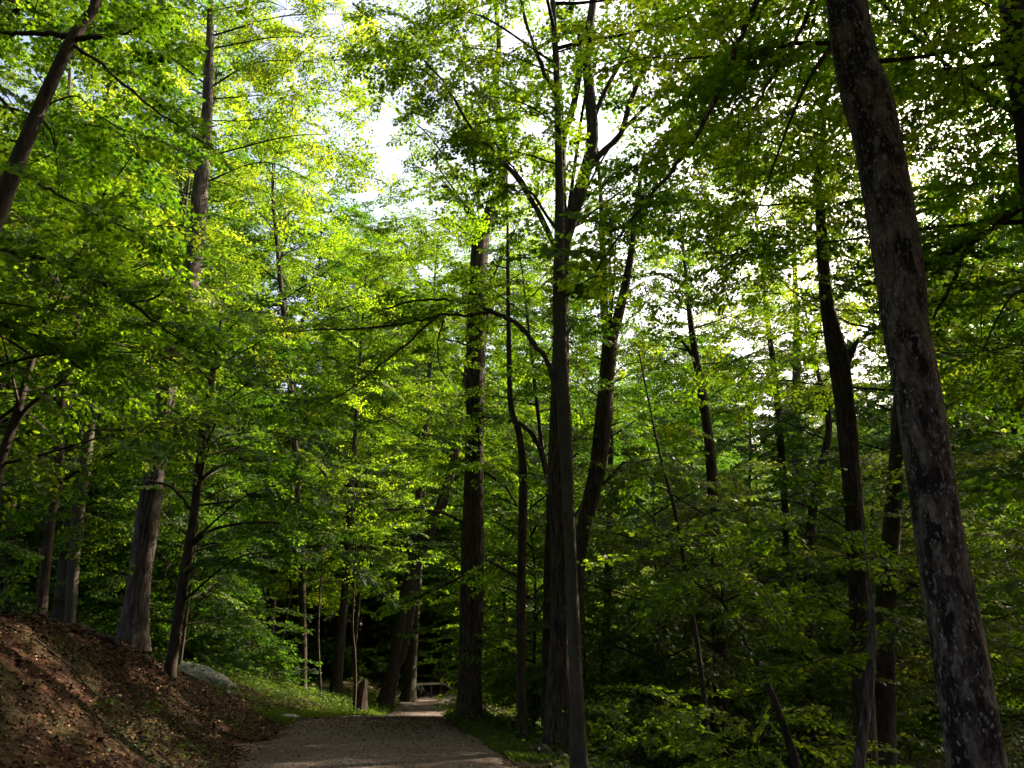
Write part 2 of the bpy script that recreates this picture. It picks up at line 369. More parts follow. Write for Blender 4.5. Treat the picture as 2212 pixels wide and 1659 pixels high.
for k, (x, y, wd) in enumerate(cl):
    nrm = np.array([tn[k, 1], -tn[k, 0]])
    wl = wd + .16 * math.sin(y * 1.3) + .1 * math.sin(y * 3.1 + 1) + rs.normal(0, .03); wr = wd + .15 * math.sin(y * 1.1 + 2) + .1 * math.sin(y * 2.7) + rs.normal(0, .03)
    for s_ in np.linspace(-1, 1, sides):
        q = np.array([x, y]) + nrm * s_ * (wl if s_ < 0 else wr); e = abs(s_)
        V.append((q[0], q[1], hz(*q) + .022 - .05 * max(0, (e - .9) / .1)))
i, j = np.meshgrid(np.arange(len(cl) - 1), np.arange(sides - 1), indexing='ij')
Fp = np.stack([i * sides + j, i * sides + j + 1, (i + 1) * sides + j + 1, (i + 1) * sides + j], -1).reshape(-1, 4)
mb = MB(); mb.add(V, Fp); tag(mb.build('path', [m], smooth=(0,)), 'gravel forest path curving away between the trees', kind='structure')

# ------------------------------------------------------------------ named trees, measured in the photograph
def resample(pts, D, ground=True, top=None, lean=0.):
    """[(px,py,width)] bottom to top -> world polyline with radii, carried down to the ground and up to height top"""
    W = []
    for k, q in enumerate(pts):
        d = q[3] if len(q) > 3 else D
        p, s = at(q[0], q[1], d); W.append([*p, q[2] * s / 2])
    W = np.array(W)
    if ground:
        b = W[0]; z = hz(b[0], b[1]); dirn = (W[0] - W[1])[:3] / max(.3, W[1][2] - W[0][2])
        if b[2] > z + .1:
            h = b[2] - z; st = max(1, int(h / 1.5)); x = b[:3].copy(); add = []
            for k in range(st):
                x = x + np.array([dirn[0] * h / st * .5, dirn[1] * h / st * .5, -h / st]); add.append([*x, b[3] * (1 + .06 * (k + 1))])
            W = np.vstack([add[::-1], W])
        W[0, 2] = hz(W[0, 0], W[0, 1]) - .08
    if top and top > W[-1][2] + .5:
        b = W[-1]; dirn = (W[-1] - W[-2])[:3] / max(.3, abs(W[-1][2] - W[-2][2])); h = top - b[2]; st = max(2, int(h / 2.5)); x = b[:3].copy(); add = []
        for k in range(st):
            f = (k + 1) / st; x = x + np.array([dirn[0] * h / st * .6, dirn[1] * h / st * .6 , h / st]); add.append([*x, b[3] * (1 - .85 * f)])
        W = np.vstack([W, add])
    return W
def along(Wd, z):
    i = np.searchsorted(Wd[:, 2], z); i = min(max(i, 1), len(Wd) - 1); a, b = Wd[i - 1], Wd[i]
    t = np.clip((z - a[2]) / (b[2] - a[2] + 1e-6), 0, 1); return a[:3] + (b[:3] - a[:3]) * t

def tree(name, label, cat, D, pts, bark=M_bark, leafm=M_leaf, top=None, forks=(), limbs=(), crown=None, clusters=(), lib=SP_MID, shape=OVATE, seed=0, sides=14, rough=.07, flare=.35, group=None, keep=1., ground=True):
    rng = np.random.RandomState(seed + 100)
    W = resample(pts, D, ground, top); base = W[0, :3].copy(); base[2] += .08
    e = empty(name, base); tag(e, label, cat, group)
    sm = crom(W, 6); mb = MB(); tube(mb, sm[:, :3], sm[:, 3], sides, 0, rough, seed, flare)
    for fk in forks:
        Q = resample(fk, D, False); q = crom(Q, 5); tube(mb, q[:, :3], q[:, 3], max(8, sides // 2), 0, rough * .8, seed + 3)
    mb.build('trunk', [bark], e, base, smooth=(0,))
    cr = Crown(rng, lib, shape, keep)
    for lm in limbs:
        Q = resample(lm['p'], lm.get('D', D), False); q = crom(Q, 5); q[2:-1, :3] += rng.normal(0, .007, (len(q) - 3, 3)) * (1 + 1.2 * (rng.rand(len(q) - 3, 1) < .2)); q[:, 3] *= rng.uniform(.9, 1.12, len(q)); m2 = MB(); tube(m2, q[:, :3], q[:, 3], 8, 0, .06, seed + 5)
        m2.build('limb', [lm.get('bark', bark)], e, base, smooth=(0,))
        k = lm.get('n', 0)
        for t in range(k):
            f = (lm.get('from', .25) + (1 - lm.get('from', .25)) * (t + rng.rand()) / k) * (len(q) - 1); i = min(int(f), len(q) - 2); pnt = q[i, :3] + (q[i + 1, :3] - q[i, :3]) * (f - i)
            d = q[i + 1, :3] - q[i, :3]; yaw = math.atan2(d[1], d[0]) + (1 if t % 2 else -1) * rng.uniform(.3, 1.3)
            cr.spray(pnt, yaw, rng.uniform(-.3, .15), rng.normal(0, .25), lm.get('sc', .8) * rng.uniform(.7, 1.1))
    if crown:
        z0, z1, Rr, nb = crown[:4]; up = crown[4] if len(crown) > 4 else .15
        for b in range(nb):
            u = (b + rng.rand()) / nb; z = z0 + (z1 - z0) * u; az = b * 2.4 + rng.uniform(-.5, .5)
            ln = Rr * (.45 + .55 * math.sin(math.pi * min(1, .25 + u * .72))) * rng.uniform(.7, 1.15)
            cr.limb(along(W, z), az, rng.uniform(.2, .5) + u * .5, ln, .012 + .009 * ln, up * (1 + u * 2), .38, 1.)
    for cl_ in clusters:
        px, py, d, rx, ry, nsp = cl_[:6]; c, s = at(px, py, d); rz_ = ry * s; src = along(W, min(max(c[2] - abs(c[0] - W[0, 0]) * .35, W[0, 2] + 1.5), W[-1, 2]))
        if np.linalg.norm(src - c) > 7: src = c + (src - c) * 7 / np.linalg.norm(src - c)
        cr.cluster(c, (rx * s, max(rx * s * .8, .8), rz_), nsp, src, sc=cl_[6] if len(cl_) > 6 else 1.)
    if cr.n: cr.build(e, [leafm, M_twig], base)
    return e

NEAR = dict(lib=SP_NEAR, shape=MAPLE)
tree('mottled_tree', 'thick leaning trunk with dark mottled bark and pale lichen flecks, nearest on the right', 'tree', 6.6,
     [(2112, 1659, 115.3), (2072, 1400, 108.8), (2036, 1200, 102.3), (2006, 1000, 98.6), (1980, 830, 93.0), (1955, 700, 91.1), (1945, 600, 96.7), (1914, 400, 94.9), (1893, 290, 93.0), (1872, 210, 98.6), (1845, 120, 83.7), (1826, 0, 81.8)],
     bark=M_mottle, top=13, sides=40, rough=.035, seed=1, leafm=M_leaf_shade,
     limbs=[dict(p=[(1800, -160, 26), (1700, -90, 18), (1637, 0, 14), (1600, 80, 11.5), (1562, 175, 11), (1500, 300, 9), (1450, 368, 8), (1390, 445, 6.5), (1330, 522, 5), (1288, 585, 3.5)], n=16, **{'from': .2}),
            dict(p=[(1800, -140, 18), (1755, 0, 12), (1722, 80, 9), (1690, 132, 8), (1625, 235, 5)], n=10, **{'from': .2})],
     crown=(7, 12.8, 3.6, 16), clusters=[(1600, 130, 8.5, 220, 150, 18, .9), (1700, 260, 11, 220, 150, 20, .9), (2050, 120, 9.5, 200, 150, 20, .9), (1620, 500, 11, 180, 110, 14, .9), (1950, 350, 13, 200, 120, 18), (1640, 330, 12, 150, 100, 14), (1780, 60, 11, 160, 80, 14), (2100, 250, 12, 120, 100, 14), (1560, 250, 13, 150, 110, 16), (1960, 180, 12, 130, 110, 14), (1650, 180, 13, 150, 100, 14)], **NEAR)
tree('dark_trunk_tree', 'dark trunk cut off by the upper right corner of the picture', 'tree', 8.5,
     [(2330, 1200, 85.0), (2262, 600, 68.0), (2222, 250, 59.5), (2196, 120, 61.2), (2186, 0, 54.4)], top=15, sides=20, seed=2, leafm=M_leaf_shade,
     limbs=[dict(p=[(2262, 420, 26), (2205, 448, 17), (2130, 500, 13), (2060, 542, 9), (1990, 585, 5)], n=10),
            dict(p=[(2130, 500, 11), (2085, 545, 10), (2058, 610, 8), (2016, 690, 5)], n=8)],
     crown=(6, 15, 4.2, 20), clusters=[(2120, 330, 10, 160, 140, 18, .9), (2110, 560, 11, 150, 130, 18, .9), (2120, 760, 12, 150, 110, 20)], **NEAR)
tree('slim_grey_tree', 'slim smooth grey tree with a limb arching left, in the middle', 'tree', 12,
     [(1252, 1659, 36), (1243, 1450, 29), (1235, 1250, 26), (1226, 1050, 27), (1220, 920, 31), (1212, 800, 27), (1208, 680, 27), (1207, 560, 22), (1209, 430, 20), (1206, 300, 17), (1202, 150, 14), (1194, 0, 11)],
     bark=M_grey, top=17, sides=22, rough=.05, seed=3, leafm=M_leaf,
     forks=[[(1232, 1120, 12), (1248, 1106, 7), (1256, 1090, 3)], [(1238, 1330, 11), (1224, 1318, 8), (1217, 1312, 5)], [(1212, 740, 9), (1226, 722, 6), (1236, 700, 3)]],
     limbs=[dict(p=[(1218, 885, 20), (1203, 838, 15), (1178, 772, 10.5), (1150, 738, 11.5), (1118, 700, 10.5), (1086, 684, 9.5), (1052, 668, 9), (1000, 653, 7), (930, 647, 6.5), (870, 656, 5.5), (800, 680, 4)], n=9, **{'from': .5}),
            dict(p=[(1062, 674, 8), (1010, 682, 7), (950, 680, 6), (900, 694, 6), (820, 706, 5), (720, 712, 4), (620, 716, 3)], n=8),
            dict(p=[(945, 684, 5), (890, 730, 5), (820, 790, 4), (740, 850, 3), (680, 880, 3)], n=8, sc=.7),
            dict(p=[(958, 690, 4), (946, 740, 3), (950, 790, 3), (972, 830, 2)], n=1, sc=.5),
            dict(p=[(1206, 560, 12), (1188, 510, 12), (1140, 420, 11), (1080, 340, 9), (1020, 280, 8), (960, 180, 6), (900, 110, 4)], n=14),
            dict(p=[(1205, 500, 8), (1150, 420, 6), (1100, 350, 4), (1060, 300, 3)], n=7),
            dict(p=[(1206, 220, 10), (1170, 140, 9), (1140, 60, 7), (1120, -20, 6)], n=6)],
     clusters=[(1120, 240, 12.5, 110, 80, 14, .9), (1010, 330, 12.5, 140, 60, 12, .9), (1380, 600, 12, 100, 45, 10, .9), (1190, 580, 11.5, 80, 40, 6, .8), (1400, 60, 12, 130, 90, 12), (1000, 100, 12, 160, 110, 20), (900, 90, 12.5, 140, 90, 18), (980, 200, 12, 130, 60, 12, .9), (1160, 330, 12.5, 60, 50, 5, .8)],
     crown=(12, 17, 4, 16), **NEAR)
tree('red_brown_tree', 'thick red-brown trunk with loose bark right behind the slim grey one', 'tree', 15.5,
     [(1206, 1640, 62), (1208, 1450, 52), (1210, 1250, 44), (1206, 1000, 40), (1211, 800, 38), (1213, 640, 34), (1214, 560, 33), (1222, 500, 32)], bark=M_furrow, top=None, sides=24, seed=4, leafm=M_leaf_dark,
     forks=[[(1220, 520, 26), (1240, 450, 30), (1262, 380, 27), (1280, 300, 27), (1274, 200, 24), (1268, 100, 20), (1282, 0, 16), (1290, -120, 10)],
            [(1212, 520, 24), (1212, 400, 22), (1216, 300, 18), (1236, 240, 15), (1252, 150, 12), (1250, 60, 8)],
            [(1268, 370, 14), (1300, 330, 13), (1340, 290, 12), (1362, 220, 12), (1400, 130, 9), (1440, 40, 7)],
            [(1320, 310, 9), (1380, 245, 8), (1440, 190, 7), (1490, 160, 5)],
            [(1280, 260, 11), (1310, 190, 10), (1350, 120, 8), (1400, 20, 6)],
            [(1230, 310, 10), (1268, 298, 9), (1290, 290, 6)]],
     clusters=[(1330, 20, 16, 120, 60, 10), (1460, 170, 15.5, 90, 70, 12), (1210, 130, 16.5, 70, 60, 6), (1400, 420, 16, 90, 60, 10), (1330, 420, 15.5, 60, 40, 4), (1170, 690, 15, 60, 40, 3), (1480, 330, 16, 70, 60, 9)], shape=MAPLE)
tree('crooked_tree', 'crooked brown tree that leans right and forks high, right of the slim grey tree', 'tree', 19,
     [(1236, 1560, 40), (1242, 1350, 34), (1252, 1200, 31), (1272, 1100, 35), (1292, 1000, 36), (1304, 900, 36), (1312, 800, 32), (1318, 725, 32)], bark=M_furrow, sides=20, seed=5,
     forks=[[(1314, 740, 22), (1306, 680, 18), (1304, 620, 17), (1302, 540, 14), (1298, 430, 10), (1290, 320, 7)], [(1320, 740, 24), (1336, 680, 22), (1352, 610, 18), (1364, 540, 14), (1372, 460, 11), (1392, 330, 7)]],
     limbs=[dict(p=[(1296, 1050, 6), (1320, 1030, 6), (1345, 1002, 5), (1385, 998, 4), (1420, 990, 2)], bark=M_grey, n=2, sc=.5)],
     clusters=[(1330, 470, 19, 110, 80, 14), (1400, 600, 19, 90, 70, 12), (1430, 780, 19.5, 90, 70, 12), (1270, 700, 19, 60, 60, 4), (1380, 900, 19, 80, 50, 8), (1260, 860, 19, 50, 60, 3)])
tree('furrowed_tree', 'tall straight dark trunk with deeply furrowed bark at the right edge of the path', 'tree', 20.5,
     [(1012, 1570, 58), (1013, 1520, 52), (1018, 1300, 50), (1024, 1050, 42), (1027, 850, 42), (1030, 700, 40), (1034, 560, 37), (1040, 490, 37)], bark=M_furrow, sides=28, seed=6, flare=.25,
     forks=[[(1036, 510, 22), (1022, 470, 18), (985, 425, 12), (955, 400, 8)], [(1040, 500, 30), (1060, 455, 26), (1082, 400, 24), (1090, 340, 22), (1084, 280, 19), (1070, 200, 15), (1078, 100, 11), (1070, 0, 8)],
            [(1052, 720, 9), (1054, 640, 9), (1068, 590, 8), (1110, 500, 6)]],
     limbs=[dict(p=[(1018, 1140, 8), (960, 1110, 6), (900, 1100, 5), (830, 1100, 4)], n=6), dict(p=[(1010, 1240, 6), (950, 1268, 5), (880, 1300, 4)], n=5), dict(p=[(1030, 1010, 9), (1090, 1050, 6), (1125, 1110, 5)], n=3)],
     clusters=[(910, 480, 20, 90, 60, 12), (880, 560, 20.5, 90, 60, 12), (960, 620, 20, 70, 30, 7), (1000, 380, 21, 80, 50, 10), (1120, 640, 21.5, 70, 50, 8), (1080, 250, 20.5, 90, 80, 12), (940, 290, 21, 90, 70, 9), (1030, 900, 19.6, 35, 20, 3),
               (930, 780, 20, 60, 50, 6), (900, 960, 20, 110, 50, 9), (1000, 60, 21, 110, 60, 12), (890, 1180, 20, 80, 50, 7), (850, 340, 20, 50, 50, 7), (800, 200, 21, 60, 50, 6)])
tree('tall_left_tree', 'tall trunk above the bank, its pale upper stem catching the sun', 'tree', 17.5,
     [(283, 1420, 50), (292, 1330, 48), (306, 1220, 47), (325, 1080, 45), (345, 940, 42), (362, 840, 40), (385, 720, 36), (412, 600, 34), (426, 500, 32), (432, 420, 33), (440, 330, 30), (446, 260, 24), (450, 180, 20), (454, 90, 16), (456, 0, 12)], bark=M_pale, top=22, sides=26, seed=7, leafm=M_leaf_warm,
     forks=[[(434, 380, 12), (424, 350, 8), (420, 322, 7)]],
     clusters=[(280, 640, 17, 110, 70, 10), (170, 500, 17, 130, 70, 12), (560, 430, 19, 120, 60, 6), (300, 420, 18.5, 60, 50, 5), (550, 110, 19.8, 120, 90, 26), (360, 60, 19.8, 100, 60, 14), (650, 190, 18, 100, 70, 20), (680, 80, 18, 90, 80, 16), (590, 250, 18, 70, 30, 6), (750, 140, 18, 80, 60, 12), (770, 30, 18, 80, 60, 12), (710, 290, 18, 60, 60, 8), (690, 400, 19, 40, 30, 3), (120, 60, 17, 130, 60, 16), (240, 300, 17, 90, 50, 8), (290, 150, 19.5, 90, 60, 6), (620, 20, 18, 130, 70, 14), (450, 700, 17, 120, 60, 12), (280, 800, 16.5, 120, 50, 9)])
tree('shadowed_pole_tree', 'darker slimmer trunk half hidden behind the tall one above the bank', 'tree', 20,
     [(274, 1400, 22), (292, 1300, 22), (312, 1100, 20), (330, 950, 18), (345, 850, 15), (365, 700, 12)], top=17, sides=12, seed=8, clusters=[(300, 980, 20, 80, 40, 6), (230, 700, 20.5, 110, 60, 9)], crown=(9, 14, 2, 8))
tree('dark_slender_tree', 'slender dark tree with arching side boughs, left of the boulder', 'tree', 17,
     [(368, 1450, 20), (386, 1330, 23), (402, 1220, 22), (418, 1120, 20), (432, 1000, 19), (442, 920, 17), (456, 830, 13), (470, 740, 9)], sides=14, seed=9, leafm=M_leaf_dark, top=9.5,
     limbs=[dict(p=[(440, 935, 8), (470, 905, 7), (520, 885, 6), (590, 880, 5), (680, 900, 4), (760, 930, 3)], n=9), dict(p=[(430, 1040, 8), (470, 1010, 7), (540, 990, 5), (620, 1000, 4)], n=7),
            dict(p=[(412, 1180, 9), (450, 1150, 7), (520, 1130, 6), (620, 1132, 4), (720, 1150, 3)], n=10), dict(p=[(418, 1110, 6), (380, 1060, 6), (330, 1040, 4), (270, 1030, 3)], n=6),
            dict(p=[(405, 1240, 7), (440, 1210, 6), (500, 1220, 4), (560, 1240, 3)], n=6)], crown=(4.5, 9, 2.6, 12),
     clusters=[(560, 840, 14.5, 120, 50, 9), (560, 1060, 15, 120, 40, 8), (640, 1190, 15, 100, 40, 7), (560, 930, 15, 90, 30, 5)])
tree('leaning_tree', 'leaning dark trunk crossing the upper left corner', 'tree', 8,
     [(-330, 1250, 55.0), (-160, 840, 46.4), (-60, 600, 39.6), (6, 430, 35.3), (58, 300, 30.1), (108, 185, 27.5), (156, 85, 24.9), (210, 0, 20.6)], bark=M_bark, top=12.5, sides=24, rough=.04, seed=10, leafm=M_leaf,
     limbs=[dict(p=[(176, 84, 12), (120, 74, 13), (60, 72, 11), (0, 68, 10), (-80, 60, 8)], n=5), dict(p=[(170, 84, 12), (210, 80, 10), (245, 76, 6), (300, 60, 4)], n=5),
            dict(p=[(155, 95, 8), (220, 140, 7), (300, 210, 6), (380, 270, 5), (462, 322, 4)], n=5, sc=.6), dict(p=[(40, 370, 9), (110, 410, 7), (200, 460, 5), (290, 500, 4)], n=9)],
     clusters=[(200, 240, 8.6, 80, 60, 8, .8), (120, 330, 9, 90, 60, 9, .9), (290, 40, 9, 60, 60, 7, .8), (70, 40, 9, 90, 50, 6, .8)], crown=(10, 12.4, 2.8, 9), **NEAR)
tree('long_bough_tree', 'tree outside the left edge whose long dark bough reaches in over the bank', 'tree', 9.5,
     [(-420, 1300, 60), (-330, 800, 50), (-290, 500, 42), (-260, 200, 34)], top=13, sides=16, seed=11, crown=(6, 13, 2.9, 11),
     limbs=[dict(p=[(-310, 600, 22), (-150, 548, 17), (0, 542, 13), (60, 550, 12), (150, 578, 10), (230, 618, 9), (300, 668, 7), (370, 720, 5), (430, 760, 4)], n=22, **{'from': .35}),
            dict(p=[(280, 655, 5), (340, 640, 5), (370, 600, 3)], n=3, sc=.6), dict(p=[(-310, 760, 18), (-100, 700, 13), (0, 700, 10), (100, 740, 8), (180, 800, 5)], n=12, **{'from': .35})],
     clusters=[(180, 680, 10, 130, 50, 9, .9), (70, 620, 10, 90, 50, 8, .9), (330, 760, 10, 110, 40, 8, .9), (110, 860, 11, 110, 50, 9, .9)], **NEAR)
tree('bent_sapling_tree', 'thin bent trunk with a curved side limb at the far left edge', 'tree', 11,
     [(-40, 1300, 22), (-18, 1150, 20), (2, 1000, 19), (30, 915, 18), (48, 850, 15), (66, 790, 13), (82, 740, 10)], sides=12, seed=12, top=7.5,
     forks=[[(28, 925, 12), (60, 880, 11), (100, 848, 10), (140, 818, 8), (175, 770, 5)], [(-30, 940, 11), (0, 905, 10), (34, 880, 9)]], crown=(4, 7.5, 2, 9), clusters=[(40, 760, 11, 90, 40, 6), (30, 1050, 11, 60, 30, 3)])
tree('mossy_tree', 'slim dark trunk on the bank crest at the far left, sunlit near its foot', 'tree', 13.5,
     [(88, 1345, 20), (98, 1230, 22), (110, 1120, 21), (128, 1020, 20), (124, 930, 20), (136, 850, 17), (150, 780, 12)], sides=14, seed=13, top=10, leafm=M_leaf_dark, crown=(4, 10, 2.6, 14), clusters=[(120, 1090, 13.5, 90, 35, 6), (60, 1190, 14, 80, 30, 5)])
tree('pale_grey_tree', 'broad pale grey trunk behind the slim dark one at the far left', 'tree', 22,
     [(138, 1330, 42), (148, 1200, 38), (156, 1080, 36), (146, 980, 34), (132, 860, 34), (126, 760, 26)], bark=M_grey, sides=18, seed=14, top=22, crown=(8, 20, 2.8, 16), clusters=[(100, 950, 22, 60, 40, 4)])
tree('forked_grey_tree', 'grey trunk leaning away from the broad pale one at the far left', 'tree', 20,
     [(150, 1350, 24), (160, 1200, 24), (170, 1100, 24), (184, 1000, 27), (193, 920, 22), (200, 860, 15), (215, 760, 10)], bark=M_grey, sides=14, seed=15, top=14, crown=(6, 13, 2.4, 11), clusters=[(230, 1120, 20, 80, 30, 6)])
tree('white_stem_tree', 'far sunlit stem seen between the left trunks', 'tree', 30,
     [(250, 1330, 30), (270, 1180, 26), (285, 1080, 20), (300, 980, 14), (318, 850, 12), (330, 700, 9)], bark=M_grey, sides=10, seed=16, top=24, crown=(9, 24, 5, 22))
tree('twin_trunk_tree', 'pair of stems from one foot left of the path fence, the thicker one leaning right', 'tree', 34,
     [(828, 1535, 33.6), (852, 1440, 30.4), (868, 1350, 28.8), (884, 1260, 28.8), (912, 1180, 28.8), (950, 1100, 25.6), (974, 1020, 19.2), (990, 940, 14.4)], bark=M_bark, sides=16, seed=17, top=24,
     forks=[[(866, 1420, 24), (884, 1330, 24), (890, 1230, 24), (896, 1150, 20), (905, 1060, 15)]], crown=(9, 24, 5, 24), clusters=[(880, 1080, 33, 70, 40, 6)])
tree('pillar_tree', 'stout grey trunk just behind the leaning pair beyond the path', 'tree', 40,
     [(884, 1470, 28.5), (890, 1380, 25.5), (900, 1250, 22.5)], bark=M_grey, sides=14, seed=18, top=24, crown=(9, 24, 5, 22))
tree('dim_tree', 'dark upright trunk in the hollow left of the path', 'tree', 33,
     [(722, 1510, 24), (732, 1420, 21), (742, 1320, 18), (750, 1200, 15)], sides=12, seed=19, top=19, crown=(6, 19, 4.5, 22))
for k, (px, y0, y1, wd, d, lb) in enumerate([(690, 1555, 1300, 6, 27, 'thin wavy sapling stem left of the dark upright trunk'), (764, 1550, 1290, 7, 28, 'thin sapling stem just left of the broken stump'),
                                              (612, 1500, 1350, 13, 36, 'slim trunk with a white sunlit sliver behind the boulder'), (655, 1500, 1250, 9, 34, 'thin dim stem between the boulder and the path')]):
    g = random.Random(k); P = [(px + g.uniform(-5, 5) * (j > 0), y0 + (y1 - y0) * j / 4, wd * (1 - .1 * j)) for j in range(5)]
    tree('sapling', lb, 'sapling', d, P, bark=M_grey if k == 2 else M_bark, sides=8, seed=20 + k, top=8, flare=.1, crown=(4.2, 8, 2.0, 11), keep=.8)
tree('vine_clad_tree', 'slim brown trunk in leafy shade between the furrowed trunk and the slim grey tree', 'tree', 18,
     [(1128, 1600, 21), (1126, 1450, 20), (1125, 1300, 20), (1128, 1150, 18), (1130, 1020, 17), (1122, 940, 15), (1104, 880, 14), (1100, 780, 12), (1098, 660, 9)], bark=M_bark, sides=14, seed=30, top=15, leafm=M_leaf_warm,
     limbs=[dict(p=[(1128, 1250, 7), (1090, 1230, 6), (1050, 1210, 4)], n=4), dict(p=[(1180, 1030, 8), (1162, 960, 10), (1130, 920, 9), (1080, 905, 7), (1040, 900, 4)], n=3)],
     crown=(10, 15, 1.5, 10), clusters=[(1115, 800, 18, 60, 60, 7), (1140, 700, 18, 70, 40, 7), (1080, 1010, 18, 70, 40, 5)])
tree('dark_pole_tree', 'dark pole-like tree wrapped in leaves on the slope, right of centre', 'tree', 21,
     [(1562, 1625, 42), (1558, 1500, 34), (1552, 1350, 30), (1548, 1200, 26), (1540, 1060, 23), (1532, 960, 22), (1518, 860, 20), (1504, 780, 16), (1492, 700, 13), (1484, 620, 9)], bark=M_bark, sides=16, seed=31, top=15,
     forks=[[(1506, 790, 9), (1490, 760, 8), (1472, 735, 6)]], crown=(9, 15, 2.6, 14), clusters=[(1560, 1180, 20, 90, 40, 7), (1500, 1300, 20, 100, 40, 8), (1610, 1320, 20, 90, 40, 7), (1540, 1420, 20, 80, 30, 5)])
tree('broken_limb_tree', 'dark brown tree with a broken stub like a raised thumb, on the right', 'tree', 14.5,
     [(1872, 1640, 46), (1862, 1450, 42), (1852, 1250, 40), (1842, 1080, 41), (1832, 950, 41), (1822, 850, 41), (1812, 775, 42), (1798, 715, 34), (1786, 650, 28), (1778, 560, 25), (1772, 460, 20), (1766, 380, 16), (1780, 260, 11)], bark=M_furrow, sides=22, seed=32, top=14,
     forks=[[(1812, 832, 30), (1822, 790, 27), (1836, 764, 19), (1846, 748, 12), (1854, 732, 5)]],
     crown=(10, 14, 3, 12), clusters=[(1700, 640, 14, 110, 60, 10), (1850, 620, 15, 80, 60, 8), (1880, 480, 15.5, 100, 70, 10), (1720, 350, 15, 120, 70, 12), (1560, 420, 16, 110, 60, 10), (1640, 760, 16, 100, 50, 8), (1690, 480, 14, 110, 60, 12), (1720, 1150, 13.5, 120, 40, 9), (1640, 1080, 14, 100, 40, 7), (1860, 1200, 13, 80, 30, 4), (1740, 1290, 13.5, 100, 35, 6), (1890, 1330, 13.6, 80, 25, 3)])
tree('shaded_tree', 'black shaded trunk between the broken limb tree and the mottled trunk', 'tree', 18,
     [(1902, 1630, 62), (1906, 1500, 50), (1912, 1350, 42), (1922, 1200, 38), (1934, 1050, 34), (1942, 900, 30), (1948, 780, 24)], sides=18, seed=33, top=20, crown=(7, 20, 5, 34), clusters=[(2000, 1000, 18, 60, 50, 3), (2160, 1000, 17, 90, 60, 9), (2150, 1200, 17, 80, 50, 7)])
tree('flaky_stem_tree', 'pale flaky stem with a crooked foot in front of two black trunks', 'tree', 11.5,
     [(1856, 1659, 26), (1868, 1560, 22), (1880, 1450, 21), (1884, 1370, 17), (1882, 1310, 11), (1876, 1250, 6)], bark=M_pale, sides=16, seed=34, top=4.6, clusters=[(1760, 1430, 11, 80, 20, 3, .7)])
tree('leaning_sapling', 'thin mossy stem leaning left out of the dark hollow', 'sapling', 12.5,
     [(1722, 1659, 17), (1700, 1590, 16), (1672, 1510, 14), (1640, 1440, 11), (1600, 1370, 8), (1560, 1300, 5)], bark=M_bark, sides=10, seed=35, crown=(3.0, 3.8, 1.6, 5), clusters=[(1580, 1340, 12.5, 90, 30, 5, .8)])
tree('wispy_sapling', 'wispy sapling with a crossed dead twig, right of the crooked tree', 'sapling', 16,
     [(1510, 1420, 11), (1490, 1300, 10), (1474, 1190, 8), (1452, 1080, 7), (1425, 980, 5), (1400, 860, 4), (1380, 760, 3)], sides=8, seed=36, limbs=[dict(p=[(1440, 1060, 4), (1480, 1085, 4), (1540, 1120, 3), (1590, 1150, 2)], n=4, sc=.6)], clusters=[(1430, 1010, 16, 80, 30, 4, .8), (1500, 1180, 16, 80, 30, 5, .8)])
tree('thin_far_tree', 'thin dark far trunk against the bright leaves right of centre', 'tree', 27,
     [(1700, 1330, 18), (1698, 1150, 15), (1690, 1000, 15), (1680, 880, 13), (1672, 800, 12), (1660, 710, 11), (1650, 620, 9)], sides=10, seed=37, top=20, crown=(13, 20, 3.4, 14))
tree('curved_dark_tree', 'short curved dark trunk behind the thin far trunk, on the right', 'tree', 25,
     [(1745, 1330, 20), (1748, 1200, 18), (1752, 1130, 19), (1764, 1050, 18), (1784, 970, 18), (1790, 900, 13), (1770, 820, 9)], sides=10, seed=38, top=14, crown=(7, 14, 3, 12))
tree('hazy_grey_tree', 'hazy grey forked trunk far behind on the right', 'tree', 34,
     [(1726, 1300, 28), (1724, 1100, 26), (1722, 960, 24), (1718, 880, 20), (1722, 760, 16)], bark=M_grey, sides=10, seed=39, top=24, forks=[[(1724, 990, 14), (1700, 930, 12), (1680, 880, 8)]], crown=(12, 24, 4, 14))
tree('slim_back_tree', 'slim brown trunk a little right of the crooked tree, with sunlit slivers', 'tree', 26,
     [(1303, 1560, 22), (1306, 1450, 19), (1312, 1300, 17), (1316, 1150, 15), (1318, 1040, 13), (1320, 900, 10)], sides=12, seed=40, top=18, crown=(5, 18, 3.6, 20), leafm=M_leaf_dark)
tree('split_stem_tree', 'dark stem hugging the left side of the thick red-brown trunk', 'tree', 20,
     [(1180, 1560, 22), (1182, 1400, 20), (1184, 1200, 17), (1186, 1050, 14), (1170, 960, 10)], sides=12, seed=41, top=13, crown=(7, 13, 2.4, 9))

tree('sunny_tree', 'sunlit yellow-green tree behind the tall pale stem at upper left', 'tree', 27,
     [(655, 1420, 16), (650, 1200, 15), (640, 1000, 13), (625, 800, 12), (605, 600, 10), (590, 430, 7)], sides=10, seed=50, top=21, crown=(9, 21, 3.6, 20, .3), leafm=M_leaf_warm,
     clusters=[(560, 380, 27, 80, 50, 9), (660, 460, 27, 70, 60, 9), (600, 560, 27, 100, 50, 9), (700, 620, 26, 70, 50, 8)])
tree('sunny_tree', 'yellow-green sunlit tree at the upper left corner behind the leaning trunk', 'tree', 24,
     [(20, 1300, 22), (30, 900, 20), (60, 500, 16), (90, 250, 12), (110, 100, 9)], sides=10, seed=51, top=22, crown=(9, 22, 4.2, 22, .3), leafm=M_leaf_warm, clusters=[(60, 250, 24, 80, 70, 10), (220, 60, 24, 80, 60, 9)])

